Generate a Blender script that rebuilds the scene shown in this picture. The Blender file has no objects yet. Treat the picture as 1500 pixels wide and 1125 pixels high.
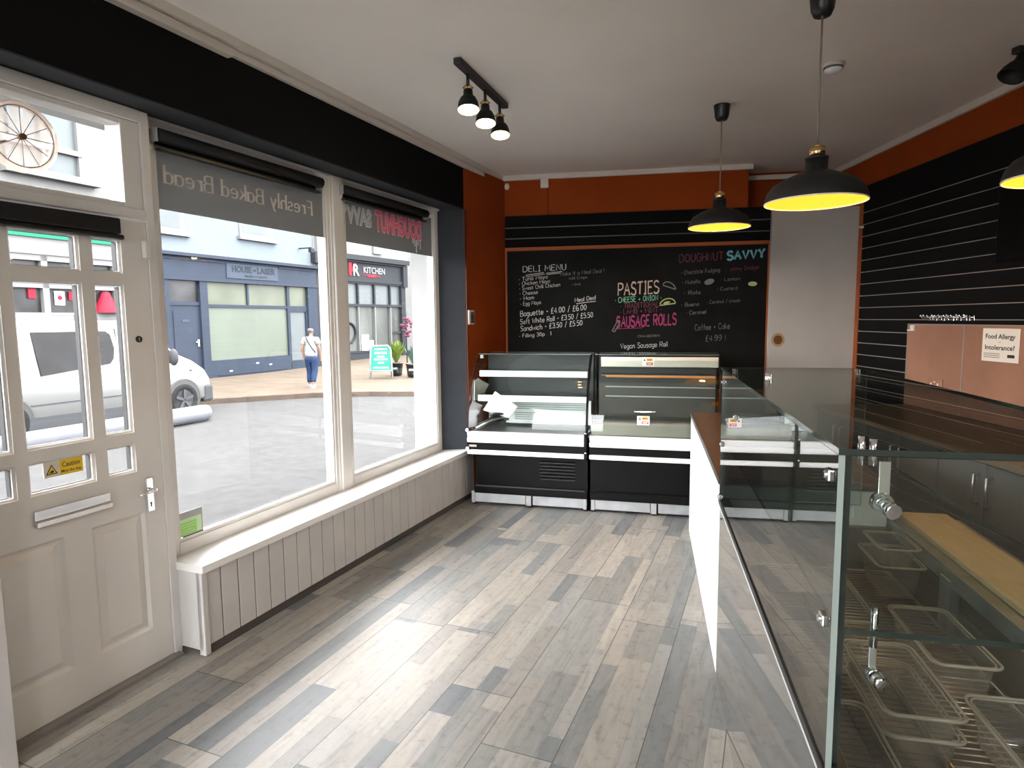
import bpy, bmesh, math, random
from mathutils import Vector, Matrix
random.seed(7)
S = bpy.context.scene
COL = S.collection
R_ = math.radians

# ------------------------------------------------------------------ frames
# every wall direction of this crooked little shop has its own local frame:
# v = to the right of the direction, u = along it, z = up (metres)
FR = {'W': 22.43, 'K': 10.0, 'R': 1.72, 'C': 12.26, 'F': 14.5, 'A': 24.0, 'B': 28.0, 'N': 0.0}

def Wd(fr, v, u, z=0.0):
    a = R_(FR[fr])
    return Vector((v * math.cos(a) + u * math.sin(a), -v * math.sin(a) + u * math.cos(a), z))

ORG = {}

def thing(name, label, cat, fr='N', o=(0, 0, 0), group=None, rz=0.0):
    e = bpy.data.objects.new(name, None)
    COL.objects.link(e)
    e.empty_display_size = 0.1
    e.location = Wd(fr, *o)
    e.rotation_euler = (0, 0, -R_(FR[fr]) + rz)
    e['label'] = label
    e['category'] = cat
    if group:
        e['group'] = group
    ORG[e.name] = Vector(o)
    return e

def tag(o, label, cat=None, group=None, kind=None):
    o['label'] = label
    if cat: o['category'] = cat
    if group: o['group'] = group
    if kind: o['kind'] = kind
    return o

def copy_tree(o, parent=None):
    c = o.copy()
    COL.objects.link(c)
    if parent is not None:
        c.parent = parent
    for ch in list(o.children):
        copy_tree(ch, c)
    return c

# ------------------------------------------------------------------ mesh builder
class MB:
    def __init__(self):
        self.bm = bmesh.new()
        self.mats = []
        self.mi = 0

    def m(self, mat):
        if mat not in self.mats:
            self.mats.append(mat)
        self.mi = self.mats.index(mat)
        return self

    def face(self, pts, smooth=False):
        vs = [self.bm.verts.new(p) for p in pts]
        try:
            f = self.bm.faces.new(vs)
        except ValueError:
            return None
        f.material_index = self.mi
        f.smooth = smooth
        return f

    def box(self, x0, x1, y0, y1, z0, z1, bev=0.0, seg=2):
        t = bmesh.new()
        bmesh.ops.create_cube(t, size=1.0)
        for w in t.verts:
            w.co = Vector(((x0 + x1) / 2 + w.co.x * abs(x1 - x0), (y0 + y1) / 2 + w.co.y * abs(y1 - y0), (z0 + z1) / 2 + w.co.z * abs(z1 - z0)))
        if bev > 0:
            b = min(bev, 0.49 * min(abs(x1 - x0), abs(y1 - y0), abs(z1 - z0)))
            bmesh.ops.bevel(t, geom=t.edges[:], offset=b, segments=seg, affect='EDGES', profile=0.5)
        self.merge(t, smooth=False)
        return self

    def merge(self, t, smooth=None, M=None):
        mp = {}
        for w in t.verts:
            mp[w] = self.bm.verts.new(M @ w.co if M else w.co)
        for f in t.faces:
            try:
                g = self.bm.faces.new([mp[w] for w in f.verts])
                g.material_index = self.mi
                g.smooth = f.smooth if smooth is None else smooth
            except ValueError:
                pass
        t.free()

    def obox(self, c, ax, ay, az, hx, hy, hz, bev=0.0):
        """box with its own axes"""
        t = bmesh.new()
        bmesh.ops.create_cube(t, size=2.0)
        for w in t.verts:
            w.co = Vector((w.co.x * hx, w.co.y * hy, w.co.z * hz))
        if bev > 0:
            bmesh.ops.bevel(t, geom=t.edges[:], offset=min(bev, .9 * min(hx, hy, hz)), segments=2, affect='EDGES', profile=.5)
        ax, ay, az = Vector(ax).normalized(), Vector(ay).normalized(), Vector(az).normalized()
        M = Matrix(((ax.x, ay.x, az.x, c[0]), (ax.y, ay.y, az.y, c[1]), (ax.z, ay.z, az.z, c[2]), (0, 0, 0, 1)))
        self.merge(t, False, M)
        return self

    def lathe(self, prof, c=(0, 0, 0), n=32, axis=(0, 0, 1), cap=False):
        """prof: list of (r, h) along axis"""
        ax = Vector(axis).normalized()
        q = Vector((0, 0, 1)).rotation_difference(ax)
        rings = []
        for r, h in prof:
            if r < 1e-6:
                rings.append([self.bm.verts.new(Vector(c) + q @ Vector((0, 0, h)))])
            else:
                rings.append([self.bm.verts.new(Vector(c) + q @ Vector((r * math.cos(2 * math.pi * i / n), r * math.sin(2 * math.pi * i / n), h))) for i in range(n)])
        for a, b in zip(rings[:-1], rings[1:]):
            for i in range(n):
                j = (i + 1) % n
                if len(a) == 1 and len(b) == 1: continue
                if len(a) == 1: vs = [a[0], b[j], b[i]]
                elif len(b) == 1: vs = [a[i], a[j], b[0]]
                else: vs = [a[i], a[j], b[j], b[i]]
                try:
                    f = self.bm.faces.new(vs)
                    f.smooth = True
                    f.material_index = self.mi
                except ValueError:
                    pass
        if cap:
            for rg, rev in ((rings[0], True), (rings[-1], False)):
                if len(rg) > 2:
                    f = self.bm.faces.new(list(reversed(rg)) if rev else rg)
                    f.material_index = self.mi
        return self

    def cyl(self, p0, p1, r0, r1=None, n=16, cap=True):
        p0, p1 = Vector(p0), Vector(p1)
        d = p1 - p0
        return self.lathe([(r0, 0), (r0 if r1 is None else r1, d.length)], p0, n, d, cap)

    def sphere(self, c, r, n=16, sx=1, sy=1, sz=1):
        t = bmesh.new()
        bmesh.ops.create_uvsphere(t, u_segments=n, v_segments=max(6, n // 2), radius=1)
        for w in t.verts:
            w.co = Vector((c[0] + w.co.x * r * sx, c[1] + w.co.y * r * sy, c[2] + w.co.z * r * sz))
        self.merge(t, True)
        return self

    def tube(self, pts, r, n=8, closed=False):
        pts = [Vector(p) for p in pts]
        rr = r if isinstance(r, (list, tuple)) else [r] * len(pts)
        rings = []
        up = None
        N = len(pts)
        for i, p in enumerate(pts):
            a = pts[(i - 1) % N] if (closed or i > 0) else p
            b = pts[(i + 1) % N] if (closed or i < N - 1) else p
            d = (b - a).normalized()
            if up is None:
                up = d.orthogonal().normalized()
            up = (up - d * up.dot(d))
            up = up.normalized() if up.length > 1e-6 else d.orthogonal().normalized()
            s = d.cross(up)
            rings.append([self.bm.verts.new(p + (up * math.cos(2 * math.pi * k / n) + s * math.sin(2 * math.pi * k / n)) * rr[i]) for k in range(n)])
        prs = list(zip(rings[:-1], rings[1:]))
        if closed: prs.append((rings[-1], rings[0]))
        for a, b in prs:
            for k in range(n):
                f = self.bm.faces.new([a[k], a[(k + 1) % n], b[(k + 1) % n], b[k]])
                f.smooth = True
                f.material_index = self.mi
        if not closed:
            for rg, rev in ((rings[0], True), (rings[-1], False)):
                f = self.bm.faces.new(list(reversed(rg)) if rev else rg)
                f.material_index = self.mi
        return self

    def prism(self, poly, f, a, b, smooth=False):
        """poly of 2D points, f(p,q,t)->xyz, extruded from t=a to t=b"""
        A = [self.bm.verts.new(f(p, q, a)) for p, q in poly]
        B = [self.bm.verts.new(f(p, q, b)) for p, q in poly]
        n = len(poly)
        fs = [self.bm.faces.new(list(reversed(A))), self.bm.faces.new(B)]
        for i in range(n):
            g = self.bm.faces.new([A[i], A[(i + 1) % n], B[(i + 1) % n], B[i]])
            g.smooth = smooth
            fs.append(g)
        for g in fs:
            g.material_index = self.mi
        return self

    def slab(self, P, ax, ay, w, h, t, big, edge):
        """thin sheet: two big faces of one material, rim of another. P corner, ax/ay unit vectors, thickness along ax x ay"""
        P, ax, ay = Vector(P), Vector(ax).normalized(), Vector(ay).normalized()
        nn = ax.cross(ay)
        c = [P, P + ax * w, P + ax * w + ay * h, P + ay * h]
        d = [q + nn * t for q in c]
        self.m(big)
        self.face(list(reversed(c)))
        self.face(d)
        self.m(edge)
        for i in range(4):
            j = (i + 1) % 4
            self.face([c[i], c[j], d[j], d[i]])
        return self

    def build(self, name, mat=None, parent=None, fr=None, o=None, recalc=True):
        if recalc:
            bmesh.ops.recalc_face_normals(self.bm, faces=self.bm.faces[:])
        org = Vector((0, 0, 0))
        if parent is not None:
            org = ORG.get(parent.name, org)
        elif o is not None:
            org = Vector(o)
        if org.length > 0:
            bmesh.ops.translate(self.bm, verts=self.bm.verts[:], vec=-org)
        me = bpy.data.meshes.new(name)
        self.bm.to_mesh(me)
        self.bm.free()
        for mm in (self.mats or [mat]):
            me.materials.append(mm)
        ob = bpy.data.objects.new(name, me)
        COL.objects.link(ob)
        if parent is not None:
            ob.parent = parent
        elif fr is not None:
            ob.location = Wd(fr, *(o or (0, 0, 0)))
            ob.rotation_euler = (0, 0, -R_(FR[fr]))
        ORG[ob.name] = org
        return ob

def B(*boxes, bev=0.0):
    m = MB()
    for b in boxes:
        m.box(*b, bev=bev)
    return m

def struct(name, mb, mat, fr, label, o=(0, 0, 0)):
    ob = mb.build(name, mat, None, fr, o)
    ob['kind'] = 'structure'
    ob['label'] = label
    return ob

# ------------------------------------------------------------------ materials
def nt(name):
    m = bpy.data.materials.new(name)
    m.use_nodes = True
    t = m.node_tree
    return m, t, t.nodes['Principled BSDF']

def lk(t, a, b): t.links.new(a, b)

def nd(t, typ, **kw):
    n = t.nodes.new(typ)
    for k, v in kw.items():
        if k.startswith('i_'):
            n.inputs[int(k[2:])].default_value = v
        else:
            setattr(n, k, v)
    return n

def mth(t, op, a, b=None, c=None):
    n = t.nodes.new('ShaderNodeMath')
    n.operation = op
    for i, x in enumerate((a, b, c)):
        if x is None: continue
        if isinstance(x, (int, float)): n.inputs[i].default_value = x
        else: t.links.new(x, n.inputs[i])
    return n.outputs[0]

def mat(name, col, rough=.5, metal=0.0, spec=.5, var=0.0, scale=6.0, bump=0.0, bscale=60.0, stretch=(1, 1, 1), coat=0.0):
    m, t, p = nt(name)
    p.inputs['Base Color'].default_value = (*col, 1)
    p.inputs['Roughness'].default_value = rough
    p.inputs['Metallic'].default_value = metal
    p.inputs['Specular IOR Level'].default_value = spec
    if coat: p.inputs['Coat Weight'].default_value = coat
    if var or bump:
        tc = nd(t, 'ShaderNodeTexCoord')
        mp = nd(t, 'ShaderNodeMapping')
        mp.inputs['Scale'].default_value = stretch
        lk(t, tc.outputs['Object'], mp.inputs['Vector'])
    if var:
        n = nd(t, 'ShaderNodeTexNoise')
        n.inputs['Scale'].default_value = scale
        n.inputs['Detail'].default_value = 5
        lk(t, mp.outputs[0], n.inputs['Vector'])
        rp = nd(t, 'ShaderNodeValToRGB')
        rp.color_ramp.elements[0].position = .3
        rp.color_ramp.elements[1].position = .7
        rp.color_ramp.elements[0].color = (*[max(0, c * (1 - var)) for c in col], 1)
        rp.color_ramp.elements[1].color = (*[min(1, c * (1 + var)) for c in col], 1)
        lk(t, n.outputs['Fac'], rp.inputs[0])
        lk(t, rp.outputs[0], p.inputs['Base Color'])
    if bump:
        n2 = nd(t, 'ShaderNodeTexNoise')
        n2.inputs['Scale'].default_value = bscale
        n2.inputs['Detail'].default_value = 4
        lk(t, mp.outputs[0], n2.inputs['Vector'])
        bp = nd(t, 'ShaderNodeBump')
        bp.inputs['Strength'].default_value = bump
        bp.inputs['Distance'].default_value = .01
        lk(t, n2.outputs['Fac'], bp.inputs['Height'])
        lk(t, bp.outputs[0], p.inputs['Normal'])
    return m

def emit(name, col, s):
    m, t, p = nt(name)
    p.inputs['Base Color'].default_value = (*col, 1)
    p.inputs['Emission Color'].default_value = (*col, 1)
    p.inputs['Emission Strength'].default_value = s
    return m

def glass(name, col=(1, 1, 1), rough=0.0, film=0.0, filmcol=(.5, .5, .5), ior=1.5):
    """thin sheet glass: clear transmission plus Fresnel reflection; film = share of a translucent film on it"""
    m, t, p = nt(name)
    t.nodes.remove(p)
    out = t.nodes['Material Output']
    tr = nd(t, 'ShaderNodeBsdfTransparent')
    tr.inputs[0].default_value = (*col, 1)
    gl = nd(t, 'ShaderNodeBsdfGlossy')
    gl.inputs['Roughness'].default_value = rough
    ge = nd(t, 'ShaderNodeNewGeometry')
    fr = nd(t, 'ShaderNodeFresnel')
    i2 = mth(t, 'ADD', ior, mth(t, 'MULTIPLY', ge.outputs['Backfacing'], 1 / ior - ior))
    lk(t, i2, fr.inputs['IOR'])
    mx = nd(t, 'ShaderNodeMixShader')
    lk(t, fr.outputs[0], mx.inputs[0])
    lk(t, tr.outputs[0], mx.inputs[1])
    lk(t, gl.outputs[0], mx.inputs[2])
    last = mx
    if film:
        df = nd(t, 'ShaderNodeBsdfDiffuse')
        df.inputs[0].default_value = (*filmcol, 1)
        tl = nd(t, 'ShaderNodeBsdfTranslucent')
        tl.inputs[0].default_value = (*filmcol, 1)
        m1 = nd(t, 'ShaderNodeMixShader', i_0=.5)
        lk(t, df.outputs[0], m1.inputs[1])
        lk(t, tl.outputs[0], m1.inputs[2])
        m2 = nd(t, 'ShaderNodeMixShader', i_0=film)
        lk(t, mx.outputs[0], m2.inputs[1])
        lk(t, m1.outputs[0], m2.inputs[2])
        last = m2
    lk(t, last.outputs[0], out.inputs['Surface'])
    return m

def ramp(t, fac, stops):
    rp = nd(t, 'ShaderNodeValToRGB')
    e = rp.color_ramp.elements
    while len(e) < len(stops): e.new(.5)
    for i, (pos, c) in enumerate(stops):
        e[i].position = pos
        e[i].color = (*c, 1)
    lk(t, fac, rp.inputs[0])
    return rp

def floor_mat():
    """laminate: boards .277 m wide, each printed with planks of mixed widths, lengths and stains"""
    m, t, p = nt('laminate_floor')
    tc = nd(t, 'ShaderNodeTexCoord')
    sp = nd(t, 'ShaderNodeSeparateXYZ')
    lk(t, tc.outputs['Object'], sp.inputs[0])
    x = mth(t, 'ADD', sp.outputs[0], .393 + .277 * 40)
    y = mth(t, 'ADD', sp.outputs[1], 20.0)
    bx = mth(t, 'DIVIDE', x, .277)
    bi = mth(t, 'FLOOR', bx)
    bf = mth(t, 'SUBTRACT', bx, bi)
    wn = nd(t, 'ShaderNodeTexWhiteNoise', noise_dimensions='1D')
    lk(t, bi, wn.inputs['W'])
    by = mth(t, 'DIVIDE', mth(t, 'ADD', y, mth(t, 'MULTIPLY', wn.outputs['Value'], 1.3)), 1.3)
    bj = mth(t, 'FLOOR', by)
    bjf = mth(t, 'SUBTRACT', by, bj)
    # per board random split points of the three printed strips
    cb = nd(t, 'ShaderNodeCombineXYZ')
    lk(t, bi, cb.inputs[0]); lk(t, bj, cb.inputs[1])
    wb = nd(t, 'ShaderNodeTexWhiteNoise', noise_dimensions='2D')
    lk(t, cb.outputs[0], wb.inputs['Vector'])
    s1 = mth(t, 'ADD', mth(t, 'MULTIPLY', wb.outputs['Value'], .2), .25)
    s2 = mth(t, 'SUBTRACT', 1.0, mth(t, 'ADD', mth(t, 'MULTIPLY', wn.outputs['Value'], .16), .2))
    si = mth(t, 'ADD', mth(t, 'GREATER_THAN', bf, s1), mth(t, 'GREATER_THAN', bf, s2))
    # plank ends inside a strip
    sid = mth(t, 'ADD', mth(t, 'MULTIPLY', bi, 3.0), si)
    w2 = nd(t, 'ShaderNodeTexWhiteNoise', noise_dimensions='1D')
    lk(t, mth(t, 'ADD', sid, mth(t, 'MULTIPLY', bj, 17.3)), w2.inputs['W'])
    ln = mth(t, 'ADD', mth(t, 'MULTIPLY', w2.outputs['Value'], 1.2), .95)
    pk = mth(t, 'FLOOR', mth(t, 'ADD', mth(t, 'MULTIPLY', bjf, ln), w2.outputs['Value']))
    c3 = nd(t, 'ShaderNodeCombineXYZ')
    lk(t, sid, c3.inputs[0]); lk(t, bj, c3.inputs[1]); lk(t, pk, c3.inputs[2])
    w3 = nd(t, 'ShaderNodeTexWhiteNoise', noise_dimensions='3D')
    lk(t, c3.outputs[0], w3.inputs['Vector'])
    base = ramp(t, w3.outputs['Value'], [(0, (.095, .103, .115)), (.10, (.135, .143, .148)), (.22, (.175, .180, .175)), (.36, (.215, .203, .188)), (.52, (.265, .245, .220)), (.72, (.305, .278, .245)), (.88, (.335, .308, .272)), (1, (.235, .232, .222))])
    # grain
    mp = nd(t, 'ShaderNodeMapping')
    mp.inputs['Scale'].default_value = (26, 3.2, 1)
    ad = nd(t, 'ShaderNodeVectorMath', operation='ADD')
    sc = nd(t, 'ShaderNodeVectorMath', operation='SCALE')
    sc.inputs['Scale'].default_value = 13.0
    lk(t, w3.outputs['Color'], sc.inputs[0])
    lk(t, tc.outputs['Object'], mp.inputs['Vector'])
    lk(t, mp.outputs[0], ad.inputs[0]); lk(t, sc.outputs[0], ad.inputs[1])
    g = nd(t, 'ShaderNodeTexNoise')
    g.inputs['Scale'].default_value = 1.0
    g.inputs['Detail'].default_value = 7
    g.inputs['Distortion'].default_value = 1.2
    lk(t, ad.outputs[0], g.inputs['Vector'])
    gr = ramp(t, g.outputs['Fac'], [(.25, (.55, .55, .56)), (.42, (.90, .90, .90)), (.75, (1.16, 1.14, 1.12))])
    mu = nd(t, 'ShaderNodeMix', data_type='RGBA', blend_type='MULTIPLY')
    mu.inputs[0].default_value = .85
    lk(t, base.outputs[0], mu.inputs[6]); lk(t, gr.outputs[0], mu.inputs[7])
    # blotchy knots
    g2 = nd(t, 'ShaderNodeTexNoise')
    g2.inputs['Scale'].default_value = 24
    g2.inputs['Detail'].default_value = 8
    g2.inputs['Roughness'].default_value = .7
    lk(t, tc.outputs['Object'], g2.inputs['Vector'])
    k = ramp(t, g2.outputs['Fac'], [(.34, (.58, .57, .56)), (.45, (.97, .97, .97)), (.58, (1.02, 1.02, 1.02)), (.75, (1.14, 1.13, 1.12))])
    m2 = nd(t, 'ShaderNodeMix', data_type='RGBA', blend_type='MULTIPLY')
    m2.inputs[0].default_value = .7
    lk(t, mu.outputs[2], m2.inputs[6]); lk(t, k.outputs[0], m2.inputs[7])
    # grooves between boards
    e1 = mth(t, 'LESS_THAN', mth(t, 'MINIMUM', bf, mth(t, 'SUBTRACT', 1.0, bf)), .0075)
    e2 = mth(t, 'LESS_THAN', mth(t, 'MINIMUM', bjf, mth(t, 'SUBTRACT', 1.0, bjf)), .0018)
    gv = mth(t, 'MAXIMUM', e1, e2)
    e3 = mth(t, 'LESS_THAN', mth(t, 'MINIMUM', mth(t, 'ABSOLUTE', mth(t, 'SUBTRACT', bf, s1)), mth(t, 'ABSOLUTE', mth(t, 'SUBTRACT', bf, s2))), .006)
    gv = mth(t, 'MAXIMUM', gv, mth(t, 'MULTIPLY', e3, .28))
    m3 = nd(t, 'ShaderNodeMix', data_type='RGBA')
    lk(t, mth(t, 'MULTIPLY', gv, .8), m3.inputs[0])
    lk(t, m2.outputs[2], m3.inputs[6])
    m3.inputs[7].default_value = (.03, .028, .026, 1)
    lk(t, m3.outputs[2], p.inputs['Base Color'])
    p.inputs['Roughness'].default_value = .46
    p.inputs['Specular IOR Level'].default_value = .6
    bp = nd(t, 'ShaderNodeBump')
    bp.inputs['Strength'].default_value = .25
    bp.inputs['Distance'].default_value = .004
    lk(t, mth(t, 'SUBTRACT', g.outputs['Fac'], gv), bp.inputs['Height'])
    lk(t, bp.outputs[0], p.inputs['Normal'])
    return m

M = {}
M['floor'] = floor_mat()
M['ceiling'] = mat('ceiling_paint', (.82, .78, .735), .9, var=.03, scale=2, bump=.06, bscale=25)
M['rear'] = mat('pale_rear_wall', (.72, .69, .65), .9, spec=.1)
M['trim'] = mat('cream_trim_paint', (.62, .57, .51), .5, var=.04, scale=4)
M['black_paint'] = mat('black_emulsion', (.0035, .0035, .0035), .8, spec=.12, var=.2, scale=3)
M['slate_paint'] = mat('slate_grey_emulsion', (.030, .034, .041), .75, spec=.25, var=.12, scale=5, bump=.05, bscale=40)
M['orange'] = mat('burnt_orange_emulsion', (.265, .042, .003), .8, spec=.2, var=.08, scale=3)
M['white_gloss'] = mat('white_gloss_paint', (.52, .502, .482), .35, var=.05, scale=5)
M['door_paint'] = mat('aged_white_door_paint', (.68, .652, .612), .38, var=.05, scale=3)
M['white_upvc'] = mat('white_frame_paint', (.66, .64, .61), .4, var=.03, scale=4)
M['sill'] = mat('white_sill_paint', (.74, .73, .71), .45, var=.03, scale=4)
M['black_metal'] = mat('black_metal', (.012, .012, .013), .45)
M['black_plastic'] = mat('black_plastic', (.010, .010, .011), .35)
M['blind'] = mat('black_blind_fabric', (.006, .006, .007), .6, spec=.3)
M['chrome'] = mat('chrome', (.80, .80, .82), .12, 1.0)
M['steel'] = mat('brushed_steel', (.52, .52, .51), .3, 1.0, var=.1, scale=8, stretch=(1, 1, 12))
M['dull_steel'] = mat('dull_galvanised_steel', (.42, .43, .44), .45, .8, var=.12, scale=9)
M['mirror_steel'] = mat('polished_counter_panel', (.72, .72, .71), .035, .92)
M['alu'] = mat('aluminium_slot', (.30, .26, .23), .5, .1)
M['brass'] = mat('brass', (.80, .55, .25), .25, 1.0)
M['win_glass'] = glass('window_glass', ior=1.27)
M['front_glass'] = glass('front_counter_glass', (.66, .70, .68), ior=2.3)
M['case_glass'] = glass('counter_glass', (.93, .965, .945))
M['deli_glass'] = glass('deli_glass', (.92, .955, .94), ior=1.36)
M['plastic'] = glass('clear_polycarbonate', (.90, .88, .86), .03, film=.13, filmcol=(.85, .76, .66))
M['plastic_rim'] = glass('polycarbonate_rim', (.80, .78, .75), .05, film=.34, filmcol=(.92, .84, .74))
M['glass_edge'] = mat('polished_glass_edge', (.27, .32, .30), .15, 0, .8)
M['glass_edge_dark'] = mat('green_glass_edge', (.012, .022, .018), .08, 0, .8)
M['white_bar'] = mat('white_plastic_bumper', (.82, .83, .83), .35)
M['white_card'] = mat('white_card', (.82, .82, .80), .6)
M['deli_black'] = mat('black_coated_steel', (.0035, .0035, .0035), .28, spec=.13)
M['deck'] = mat('deli_steel_deck', (.36, .36, .36), .35, .85, var=.1, scale=6)
M['deli_back'] = mat('dark_deli_interior', (.030, .030, .032), .45)
M['hot_steel'] = mat('beige_steel_interior', (.26, .235, .20), .35, .6, var=.08, scale=6)
M['hot_back'] = mat('dark_steel_back_panel', (.085, .076, .066), .35, .4, var=.1, scale=6)
M['hot_panel'] = mat('champagne_steel_header', (.60, .55, .47), .35, .5)
M['copper_strip'] = mat('copper_strip', (.62, .24, .08), .4, .4)
M['brown_top'] = mat('brown_laminate_worktop', (.115, .060, .036), .3, var=.25, scale=5, stretch=(6, 1, 1))
M['top_edge'] = mat('dark_worktop_edge', (.06, .05, .045), .4)
M['white_vinyl'] = mat('white_counter_vinyl', (.80, .80, .79), .45, var=.04, scale=3, stretch=(8, 8, .5))
M['tall_panel'] = mat('grey_white_panel', (.40, .370, .337), .7, spec=.3, var=.04, scale=4)
M['copper_pink'] = mat('copper_pink_splashback', (.36, .180, .115), .42, .3, var=.14, scale=3)
M['paper'] = mat('paper', (.72, .66, .57), .7)
M['ink'] = mat('black_ink', (.01, .01, .01), .7)
M['cream_plastic'] = mat('cream_plastic', (.66, .62, .56), .45)
M['board_black'] = mat('chalkboard_black', (.0048, .005, .0046), .7, spec=.12, var=.6, scale=2.4)
M['chalk'] = mat('white_chalk', (.50, .49, .47), .9)
M['chalk_faint'] = mat('faint_chalk', (.16, .16, .155), .9)
M['chalk_cream'] = mat('cream_chalk', (.55, .40, .31), .9)
M['chalk_green'] = mat('green_chalk', (.16, .42, .27), .9)
M['chalk_magenta'] = mat('magenta_chalk', (.30, .035, .12), .9)
M['chalk_maroon'] = mat('maroon_chalk', (.14, .03, .05), .9)
M['chalk_blue'] = mat('blue_chalk', (.16, .42, .50), .9)
M['chalk_lime'] = mat('lime_chalk', (.38, .42, .16), .9)
M['frame_orange'] = mat('orange_board_frame', (.30, .070, .012), .6, spec=.3)
M['cabinet'] = mat('dark_grey_cabinet', (.085, .086, .084), .45)
M['olive_top'] = mat('brown_back_worktop', (.11, .085, .055), .4, var=.2, scale=6)
M['bamboo'] = mat('beech_chopping_board', (.60, .455, .275), .5, var=.10, scale=4, stretch=(12, 1.2, 1))
M['well'] = mat('dark_counter_well', (.16, .13, .10), .4, .2)
M['rack'] = mat('steel_wire', (.50, .46, .42), .3, .9)
M['black_rack'] = mat('black_wire', (.014, .014, .015), .4)
M['shade'] = mat('black_lamp_shade', (.010, .0095, .009), .55, spec=.3)
M['shade_in'] = mat('white_lamp_inside', (.85, .82, .70), .6)
M['bulb'] = emit('warm_bulb', (1, .72, .30), 5)
M['opal'] = emit('fill_light_glow', (1, .985, .96), 32)  # glow of the added fill lights behind the camera
M['gold_in'] = mat('pale_gold_lamp_inside', (.30, .235, .055), .6, spec=.2)
M['cord'] = mat('grey_braided_cord', (.22, .19, .16), .7)
M['yellow'] = mat('yellow_label', (.85, .58, .01), .5)
M['red'] = mat('red_label', (.62, .03, .03), .5)
M['orange_label'] = mat('amber_label', (.85, .42, .02), .5)
M['green_card'] = mat('green_card', (.30, .62, .12), .55)
M['pale_green'] = mat('pale_green_card', (.52, .74, .40), .55)
M['grey_sticker'] = mat('grey_sticker', (.36, .37, .36), .5)
M['dark_brown'] = mat('brown_scorch', (.10, .035, .006), .8)
M['scorch_halo'] = mat('tan_scorch', (.33, .21, .10), .8)
M['tv'] = mat('black_screen', (.0015, .0015, .0018), .4, spec=.15)
M['film'] = glass('grey_window_film', (.5, .5, .5), 0.2, film=.97, filmcol=(.235, .232, .227), ior=1.1)
M['letter'] = glass('cream_vinyl_lettering', film=1.0, filmcol=(.95, .87, .80))
M['pink'] = mat('pink_vinyl', (.90, .13, .24), .6)
M['pink_pale'] = mat('pale_pink_vinyl', (.95, .50, .55), .6)
M['grey_vinyl'] = mat('pale_grey_vinyl', (.75, .74, .75), .6)
M['blue_vinyl'] = mat('pale_blue_grey_vinyl', (.46, .49, .55), .6)
M['vent_plastic'] = glass('clear_beige_vent_plastic', (.86, .80, .76), .1, film=.35, filmcol=(.80, .68, .60))
M['vent_line'] = mat('beige_vent_edge', (.36, .29, .24), .5)
M['wood_threshold'] = mat('metal_threshold', (.30, .28, .26), .4, .6)
# outside
M['asphalt'] = mat('asphalt', (0.0273, 0.0273, 0.0278), .9, 0, .08, var=.16, scale=7, bump=0)
M['paving'] = mat('sandstone_paving', (0.0524, 0.0417, 0.0320), .9, 0, .08, var=.22, scale=1.6, stretch=(1, 4, 1))
M['kerb'] = mat('kerb_stone', (0.0397, 0.0298, 0.0236), .9, 0, .08, var=.2, scale=4)
M['render_white'] = mat('white_render', (0.0893, 0.0893, 0.0875), .9, 0, .08, var=.03, scale=2)
M['render_blue'] = mat('pale_blue_render', (0.0712, 0.0834, 0.0956), .9, 0, .08, var=.05, scale=1.2)
M['shop_blue'] = mat('blue_grey_shopfront', (0.0130, 0.0174, 0.0264), .6, 0, .08, var=.08, scale=2)
M['shop_blue_light'] = mat('blue_grey_sign_board', (0.0212, 0.0279, 0.0391), .6, 0, .08, var=.06, scale=2)
M['sign_dark'] = mat('dark_sign_lettering', (0.0074, 0.0099, 0.0149), .6, 0, .1)
M['shop_grey'] = mat('charcoal_shopfront', (0.0124, 0.0139, 0.0161), .6, 0, .08)
M['shop_pane'] = mat('shop_window_pane', (0.0384, 0.0434, 0.0310), .35, 0, .15, var=.25, scale=1.1)
M['shop_frost'] = mat('frosted_shop_pane', (0.0471, 0.0558, 0.0446), .35, 0, .15, var=.10, scale=.8)
M['pane_grey'] = mat('grey_shop_pane', (0.0471, 0.0546, 0.0570), .35, 0, .15, var=.12, scale=.8)
M['pane_dark'] = mat('dark_pane', (0.0136, 0.0136, 0.0144), .35, 0, .15, var=.6, scale=1.5)
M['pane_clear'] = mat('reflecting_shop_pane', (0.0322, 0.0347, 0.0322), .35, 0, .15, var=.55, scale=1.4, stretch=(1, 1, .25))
M['reveal_white'] = mat('white_outside_reveal', (.30, .30, .295), .7, 0, .08)
M['ext_white'] = mat('white_exterior_paint', (0.0809, 0.0809, 0.0809), .6, 0, .08)
M['ext_green'] = mat('green_fascia', (0.0050, 0.0744, 0.0422), .6, 0, .1)
M['ext_red'] = mat('red_display', (0.1240, 0.0050, 0.0124), .6, 0, .1)
M['van_white'] = mat('white_van_paint', (0.0566, 0.0579, 0.0566), .3, coat=.4)
M['van_glass'] = mat('dark_van_glass', (0.0026, 0.0029, 0.0036), .25, 0, .12, var=.7, scale=3)
M['van_trim'] = mat('grey_van_trim', (0.0248, 0.0260, 0.0285), .6, 0, .1)
M['tyre'] = mat('tyre_rubber', (0.0074, 0.0077, 0.0084), .8, 0, .1)
M['wheel'] = mat('grey_wheel', (0.0248, 0.0260, 0.0285), .4, .5)
M['tube'] = mat('lilac_grey_tube', (0.0670, 0.0707, 0.0794), .35, 0, .1, var=.05)
M['skin'] = mat('skin', (0.1141, 0.0670, 0.0471), .6, 0, .1)
M['hair'] = mat('grey_hair', (0.0645, 0.0620, 0.0595), .8, 0, .1, var=.3, scale=60)
M['tshirt'] = mat('white_tshirt', (0.1240, 0.1215, 0.1166), .8, 0, .1)
M['jeans'] = mat('blue_jeans', (0.0069, 0.0149, 0.0372), .8, 0, .1, var=.25, scale=12)
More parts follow.
